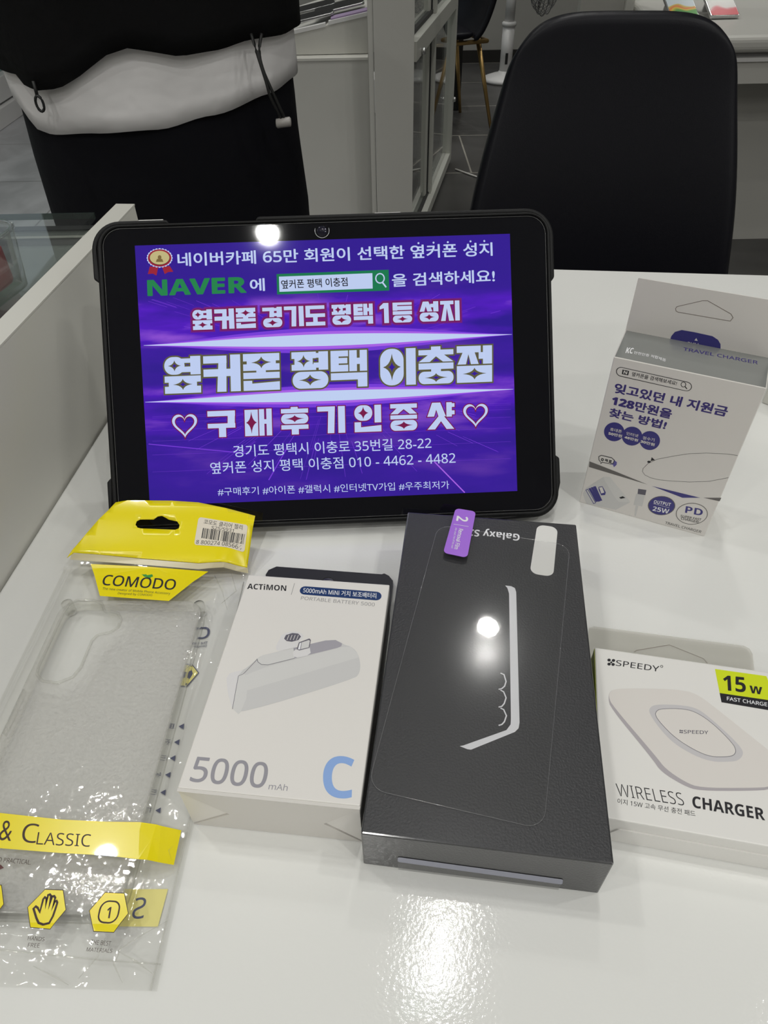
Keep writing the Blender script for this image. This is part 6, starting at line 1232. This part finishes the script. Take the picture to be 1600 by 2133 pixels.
def headline(name, key, outl, fillm, e, glow=None):
    (bl, br, tl), iv = HEAD[key]; lo = []; hi = []; so = []; si = []; gw = []
    for g, a, b in iv:
        wmm = (b-a)*math.hypot(br[0]-bl[0], br[1]-bl[1])/10; hmm = math.hypot(tl[0]-bl[0], tl[1]-bl[1])/10
        def mp(pts): return [(bl[0]+(br[0]-bl[0])*(a+(b-a)*x/10)+(tl[0]-bl[0])*y/10, bl[1]+(br[1]-bl[1])*(a+(b-a)*x/10)+(tl[1]-bl[1])*y/10) for x, y in pts]
        if g == 'h':
            H1 = mp(heart(1)); H0 = mp(heart(.78)); n = len(H1); G1 = grow(H1, e); G0 = grow(H0, -e)
            for i in range(n):
                j = (i+1) % n; hi.append([H1[i], H1[j], H0[j], H0[i]]); lo.append([G1[i], G1[j], G0[j], G0[i]])
            continue
        for op in GL[g]:
            if op[0] == 's':
                so.append(mp(star(*op[1:]))); c_ = star(op[1], op[2], op[3], op[4], .42); si.append(mp(c_)); continue
            if op[0] == 'r': pts = [(op[1], op[2]), (op[3], op[2]), (op[3], op[4]), (op[1], op[4])]
            elif op[0] == 'o': pts = rrect(*op[1:])
            else: pts = op[1]
            p_ = mp(pts); hi.append(p_); lo.append(grow(p_, e))
            if glow: gw.append(grow(p_, e*2.6))
    it = []
    if glow: it.append(('tri', gw, glow, 4))
    it += [('tri', lo, outl, 6), ('tri', hi, fillm, 8), ('tri', so, outl, 10), ('tri', si, 'litbg' if key == 'h2' else 'litcrimson', 12)]
    build_print(name, it, fT, disp, step=.012, base=.06)
headline('subtitle_lettering', 'h1', 'litcrimson', 'lit', .55, 'litplum')
headline('shop_name_lettering', 'h2', 'litolive', 'lit', .85)
headline('review_lettering', 'h3', 'litcrimson', 'lit', .55)

# ------------------------------------------------------------------ box helper: thing at base centre, mm frame from the front left corner
def carton(name, label, cat, o, yaw_deg, Wd, Ld, Hd, group=None):
    yw = math.radians(yaw_deg); u = Vector((math.cos(yw), math.sin(yw), 0)); v = Vector((-u.y, u.x, 0))
    t = thing(name, label, cat, Vector(o)+u*Wd/2+v*Ld/2, yw, group)
    top = lambda x, y, l: (x*MM-Wd/2, y*MM-Ld/2, Hd+l*MM)
    front = lambda x, y, l: (x*MM-Wd/2, -Ld/2-l*MM, y*MM)
    back = lambda x, y, l: (x*MM-Wd/2, Ld/2-l*MM, y*MM)
    low = lambda z: (lambda x, y, l: (x*MM-Wd/2, y*MM-Ld/2, z+l*MM))
    return t, top, front, back, low
def cbox(name, x0, y0, z0, x1, y1, z1, m, par, bev=.0006, seg=2):
    bm = bmesh.new(); add_box(bm, x0, y0, z0, x1, y1, z1); return bm_obj(name, bm, m, par, bevel=bev, seg=seg)

# black phone box
PW, PL, PH = .0909, .1747, .0299
pb, top, front, back, low = carton('phone_box', 'matte black phone box in the middle of the desk under a clear film', 'box', (-.0109, .1069, .74), -7.881, PW, PL, PH)
cbox('lid', -PW/2, -PL/2, .0008, PW/2, PL/2, PH, 'box_black', pb, .0007)
cbox('base_tray', -PW/2+.001, -PL/2+.001, 0, PW/2-.001, PL/2-.001, .002, 'box_side_black', pb, .0003)
put('P', ['logo_text', 'white_label', 'lid_emblem'], top, pb, base=.03, step=.03)
put('PF', ['seal_strip', 'seal_tape'], front, pb, base=.05)
# protective film resting on the box
u_ = math.radians(-7.881)
flm = thing('protective_film', 'clear screen protector film with a purple pull tab lying on the black phone box', 'film', pb.location+Vector((0, 0, PH)), u_)
FT_ = math.radians(1.1)   # the film curls up a little at its far end
def fF(x, y, l): return (x*MM-PW/2, y*MM*math.cos(FT_)-l*MM*math.sin(FT_)-PL/2, .0003+y*MM*math.sin(FT_)+l*MM*math.cos(FT_))
def fplate(name, pts, z0, z1, m):
    bm = bmesh.new(); add_prism(bm, pts, z0, z1)
    for v in bm.verts: v.co = Vector(fF(v.co.x, v.co.y, v.co.z))
    return bm_obj(name, bm, m, flm)
fplate('film_sheet', fillet(PRINTS['P2']['film'][0][1], 7), -.1, .1, 'film')
bm = bmesh.new(); add_tube(bm, [fF(x, y, .05) for x, y in fillet(PRINTS['P2']['film'][0][1], 7)], .00013, 5, closed=True); bm_obj('film_edge', bm, 'film_rim', flm, True)
fplate('pull_tab', fillet(PRINTS['P2']['tab'][0][1], 2.4), .12, .3, 'tabpurple')['label'] = 'purple pull tab'
build_print('tab_text', PRINTS['P2']['tab'][1:], lambda x, y, l: fF(x, y, .3+l), flm, base=.02, step=.005)

# white battery box
QW, QL, QH = .0711, .1120, .03105
qb, top, front, back, low = carton('battery_box', 'white box with a blue letter C and a grey power bank picture', 'box', (-.0819, .1236, .74), -6.8836, QW, QL, QH)
bm = bmesh.new(); x, y = QW/2, QL/2
add_box(bm, -x, -y+.0015, 0, x, y, QH); bm_obj('carton_body', bm, 'carton', qb, bevel=.0005)
# folded flaps of the near end: upper and lower trapezoids, two triangles
ff = lambda X, Z, l: (X*MM-QW/2, -QL/2+.0015-l*MM, Z*MM)
w_, h_ = QW*1000, QH*1000; a_ = (18, h_*.47); b2 = (w_-15, h_*.47)
for nm, pl, lf, m in (('end_flap', [(0, h_-.3), (w_, h_-.3), (w_-15, h_*.47), (18, h_*.47)], 1.3, 'cardboard'), ('end_flap', [(18, h_*.44), (w_-15, h_*.44), (w_-.4, .3), (.4, .3)], .9, 'cardboard'),
                      ('dust_flap', [(0.2, h_-1.2), (17.3, h_*.455), (.2, .8)], .55, 'carton'), ('dust_flap', [(w_-.2, h_-1.2), (w_-.2, .8), (w_-14.4, h_*.455)], .55, 'carton')):
    bm = bmesh.new(); a1 = [bm.verts.new(ff(X, Z, lf)) for X, Z in pl]; a2 = [bm.verts.new(ff(X, Z, 0)) for X, Z in pl]; n = len(pl)
    bm.faces.new(a1); bm.faces.new(a2[::-1])
    for i in range(n): bm.faces.new((a1[i], a2[i], a2[(i+1) % n], a1[(i+1) % n]))
    bm_obj(nm, bm, m, qb)
put('Q', ['logo_text', 'name_pill', 'subtitle_text', 'product_picture', 'capacity_text', 'type_letter'], top, qb, base=.03, step=.02)
def plate_hole(name, outer, holes, fmap, th, m, par, r=0):
    """flat plate th mm thick with holes"""
    bm = bmesh.new(); eds = []
    for lp in [outer]+holes:
        vs = [bm.verts.new((p[0], p[1], 0)) for p in lp]
        eds += [bm.edges.new((vs[i], vs[(i+1) % len(vs)])) for i in range(len(vs))]
    bmesh.ops.triangle_fill(bm, edges=eds, use_beauty=True)
    ext = bmesh.ops.extrude_face_region(bm, geom=bm.faces[:])
    for v in [g for g in ext['geom'] if isinstance(g, bmesh.types.BMVert)]: v.co.z = th
    for v in bm.verts: v.co = Vector(fmap(v.co.x, v.co.y, v.co.z))
    return bm_obj(name, bm, m, par)
ht = PRINTS['Q0']; plate_hole('hang_tab', fillet(ht['hang_tab'][0][1], .6), [fillet(ht['tabhole'][0][1], .5)], low(.0035), .8, 'hangblack', qb)['label'] = 'charcoal plastic hang tab'

# travel charger box, standing
CW, CL, CH = .07356, .03135, .10163
cb, top, front, back, low = carton('charger_box', 'upright silver white charger box with violet lettering at the right of the tablet', 'box', (.1211, .3181, .74), -25.972, CW, CL, CH)
cbox('carton_body', -CW/2, -CL/2, 0, CW/2, CL/2, CH, 'charger', cb, .0004)
bm = bmesh.new(); add_box(bm, -CW/2+.0005, -CL/2+.0005, CH-.0002, CW/2-.0005, CL/2-.0005, CH+.00008); bm_obj('top_flap', bm, 'charger_silver', cb)
tabp = [(-.0, CH*1000-1), (CW*1000, CH*1000-1), (CW*1000, 131.5), (0, 131.4)]
bm = bmesh.new(); add_prism(bm, [(p[0]*MM, p[1]*MM) for p in fillet(tabp, .5)], 0, .0006)
for v in bm.verts: v.co = Vector((v.co.x-CW/2, CL/2-v.co.z+.0003, v.co.y))
bm_obj('hang_tab', bm, 'charger', cb)
put('C', ['search_bar_print', 'slogan_text', 'benefit_circles', 'bubble_logo', 'diagonal_band', 'orbit_line', 'adapter_picture', 'cable_picture', 'output_badge', 'fast_charge_badge', 'foot_text'], front, cb, base=.03, step=.02)
put('CT', ['top_print'], lambda x, y, l: top(x, y-2.6*max(0, min(1, (x-20)/10)), l), cb, base=.12, step=.02)
put('CB', ['pull_print', 'hang_slot'], lambda x, y, l: (x*MM-CW/2, CL/2-(.3+l)*MM, y*MM), cb, base=.03, step=.02)

# wireless charger box
SW, SL, SH_ = .100, .0815, .018
sbx, top, front, back, low = carton('wireless_charger_box', 'flat white box with a lime label at the right edge of the desk', 'box', (.0821, .1163, .74), -11.6, SW, SL, SH_)
cbox('carton_body', -SW/2, -SL/2, 0, SW/2, SL/2, SH_, 'carton_white', sbx, .0006)
bm = bmesh.new(); add_box(bm, -SW/2-.00012, -SL/2+.003, .0006, -SW/2, SL/2-.0005, SH_-.0006); bm_obj('side_print', bm, 'limeside', sbx)['label'] = 'lime green side of the box'
bm = bmesh.new(); add_prism(bm, [(x*MM-SW/2, y*MM) for x, y in fillet([(2, .4), (SW*1000-2, .4), (SW*1000-8, 11), (8, 11)], 2)], 0, .0006)
for v in bm.verts: v.co = Vector((v.co.x, -SL/2-v.co.z, v.co.y))
bm_obj('tuck_flap', bm, 'carton_white', sbx)
put('S', ['logo_text', 'power_label', 'product_picture', 'product_name_text'], top, sbx, base=.03, step=.02)
plate_hole('hang_tab', [(min(x, SW*1000-3), y) for x, y in PRINTS['S0']['hang_tab'][0][1]], [], low(.001), .5, 'hangclear', sbx)['label'] = 'clear plastic hang tab'
build_print('hang_slot', [('l', PRINTS['S0']['tabline'][0][1], .22, 'slotline', 0, 1)], low(.0016), sbx)

# ------------------------------------------------------------------ clear phone case in its hanging bag
byaw = math.radians(-2.204); BO = Vector((-.0839, .0656, .74))
def ss(t): t = min(1, max(0, t)); return t*t*(3-2*t)
def zf(u, v):
    h = ss((v-188)/30); e = ss((1-u)/15); e = e+(1-e)*h
    return 1.8+8.2*e*ss(v/18)+17*ss((v-188)/50)
bag = thing('phone_case_bag', 'clear hanging bag with a yellow header lying at the left of the desk', 'bag', BO, byaw)
fB = lambda x, y, l: (x*MM, y*MM, (zf(x, y)+l)*MM)
fB0 = lambda x, y, l: (x*MM, y*MM, (.55+l)*MM)
# bag outline
UL, UR, VT = -106, .6, 197
rnd = random.Random(3)
def grid(name, u0, u1, v0, v1, zfun, m, nu=54, nv=100):
    bm = bmesh.new(); vs = [[bm.verts.new((u*MM, v*MM, zfun(u, v)*MM)) for u in [u0+(u1-u0)*i/nu for i in range(nu+1)]] for v in [v0+(v1-v0)*j/nv for j in range(nv+1)]]
    for j in range(nv):
        for i in range(nu): bm.faces.new((vs[j][i], vs[j][i+1], vs[j+1][i+1], vs[j+1][i]))
    return bm_obj(name, bm, m, bag, True)
def zwr(u, v):
    e = ss((u-UL)/12); k = ss((24-v)/24)+ss((u+14)/14)*.7
    w = (math.sin(u*.55+v*.31)+math.sin(u*.23-v*.61+1.3)+math.sin(v*.9+u*.12))*.22*k
    return .9+(zf(u, v)-.9-.05)*e-abs(w)*.8-.05
grid('front_film', UL, UR, 0, VT+3, zwr, 'bag_film')
grid('back_film', UL, UR, 0, VT+3, lambda u, v: .45, 'bag_film', 8, 8)
# welded bottom hem and side pleat
bm = bmesh.new(); add_tube(bm, [(UL*MM, 12*MM, .0018), (-60*MM, 11*MM, .0024), (-20*MM, 8.5*MM, .0026), (0, 8*MM, .0018)], .00025, 5); bm_obj('bottom_weld', bm, 'case_clear', bag, True)
bm = bmesh.new(); add_tube(bm, [(-1.5*MM, 0, .0016), (-1.2*MM, 90*MM, .0018), (-1.4*MM, 190*MM, .0022)], .0004, 5); bm_obj('side_pleat', bm, 'case_clear', bag, True)
# creases pressed into the film corner
for pl in ([(-1, 22), (-10, 14), (-15, 10.5)], [(-15, 10.5), (-8, 8), (-2, 5)], [(-28, 3), (-22, 9), (-20, 14)], [(-12, 2), (-16, 7), (-14, 11)], [(-45, 6), (-36, 3), (-31, 1)], [(-3, 52), (-6, 46), (-3, 40)], [(-9, 170), (-4, 182), (-8, 192)], [(-16, 188), (-10, 178), (-6, 168)]):
    bm = bmesh.new(); add_tube(bm, [(x*MM, y*MM, (zwr(x, y)+.1)*MM) for x, y in pl], [.0001]+[.00035]*(len(pl)-2)+[.0001], 5); bm_obj('film_crease', bm, 'case_clear', bag, True)
# yellow header with its hanging slot
hd_ = PRINTS['W']['header'][0][1]; hl = PRINTS['W']['hole'][0][1]
def sub_plate(name, outer, holes, m, lift, par, both=False):
    bm = bmesh.new(); eds = []
    for lp in [outer]+holes:
        vs = [bm.verts.new((p[0], p[1], 0)) for p in lp]; eds += [bm.edges.new((vs[i], vs[(i+1) % len(vs)])) for i in range(len(vs))]
    bmesh.ops.triangle_fill(bm, edges=eds, use_beauty=True)
    for ax in (0, 1):
        for k in range(-110, 262, 4):
            bmesh.ops.bisect_plane(bm, geom=bm.verts[:]+bm.edges[:]+bm.faces[:], plane_co=(k, 0, 0) if ax == 0 else (0, k, 0), plane_no=(1, 0, 0) if ax == 0 else (0, 1, 0))
    for v in bm.verts: v.co = Vector(fB(v.co.x, v.co.y, lift))
    o = bm_obj(name, bm, m, par, True); s = o.modifiers.new('thickness', 'SOLIDIFY'); s.thickness = .0003; s.offset = 0
    return o
sub_plate('header', hd_, [hl], 'yellow', .35, bag)['label'] = 'glossy yellow header card with a hanging slot'
xs = sorted(hd_)
put('W', ['zip_strip', 'logo_panel', 'print_band', 'hexagon_print', 'small_print'], fB, bag, sub=6, base=.12, step=.03, split=('small_print',))
put('W', ['barcode_sticker'], fB, bag, sub=3, base=.62, step=.03)
put('W0', ['back_print'], fB0, bag, base=.02, step=.02)
# clear margin of the header at its left
bm = bmesh.new()
# the case itself
pc = thing('clear_phone_case', 'clear frosted phone case with a camera opening inside the yellow headed bag', 'phone case', BO, byaw)
X0, X1, Y0, Y1 = -93.5, -17.5, 20.5, 171.5
camp = [(-68.3, 162.8), (-65.3, 162.9), (-61.0, 161.8), (-57.9, 157.5), (-58.2, 152.6), (-61.3, 149.4), (-66.8, 147.9), (-68.7, 144.4), (-68.8, 128.7), (-70.8, 123.0), (-76.9, 119.6), (-84.6, 120.6), (-88.9, 124.4), (-89.6, 129), (-89.6, 162.5), (-88.6, 168), (-85, 170.2), (-76, 170.2), (-71.5, 168.0)]
camp = fillet(camp, 2.0, 3)
out = rrect(X0, Y0, X1, Y1, 10)
plate_hole('back_plate', rrect(X0+1, Y0+1, X1-1, Y1-1, 9), [camp], lambda x, y, l: (x*MM, y*MM, (8.0+l)*MM), .9, 'case_frost', pc)
bm = bmesh.new(); inn = rrect(X0+1.6, Y0+1.6, X1-1.6, Y1-1.6, 9)
add_loft(bm, [[(x*MM, y*MM, .0012) for x, y in inn], [(x*MM, y*MM, .0010) for x, y in out], [(x*MM, y*MM, .0075) for x, y in out], [(x*MM, y*MM, .0088) for x, y in rrect(X0+1.2, Y0+1.2, X1-1.2, Y1-1.2, 9)], [(x*MM, y*MM, .0088) for x, y in inn], [(x*MM, y*MM, .0012) for x, y in inn]])
bm_obj('bumper_rim', bm, 'case_clear', pc, True)
bm = bmesh.new(); add_tube(bm, [(x*MM, y*MM, .0090) for x, y in camp], .0008, 8, closed=True); bm_obj('camera_rim', bm, 'case_clear', pc, True)
for cx, cy in ((X0+3, Y0+3), (X1-3, Y0+3), (X0+3, Y1-3), (X1-3, Y1-3)):
    bm = bmesh.new(); add_prism(bm, [(cx*MM+.003*math.cos(a), cy*MM+.003*math.sin(a)) for a in [2*math.pi*k/14 for k in range(14)]], .0015, .0086); bm_obj('corner_cushion', bm, 'case_clear', pc, True)
for y0, y1 in ((95, 118), (78, 88)):
    bm = bmesh.new(); add_prism(bm, rrect((X0-.6)*MM, y0*MM, (X0+.4)*MM, y1*MM, .0004), .003, .006); bm_obj('side_button', bm, 'case_clear', pc, True)
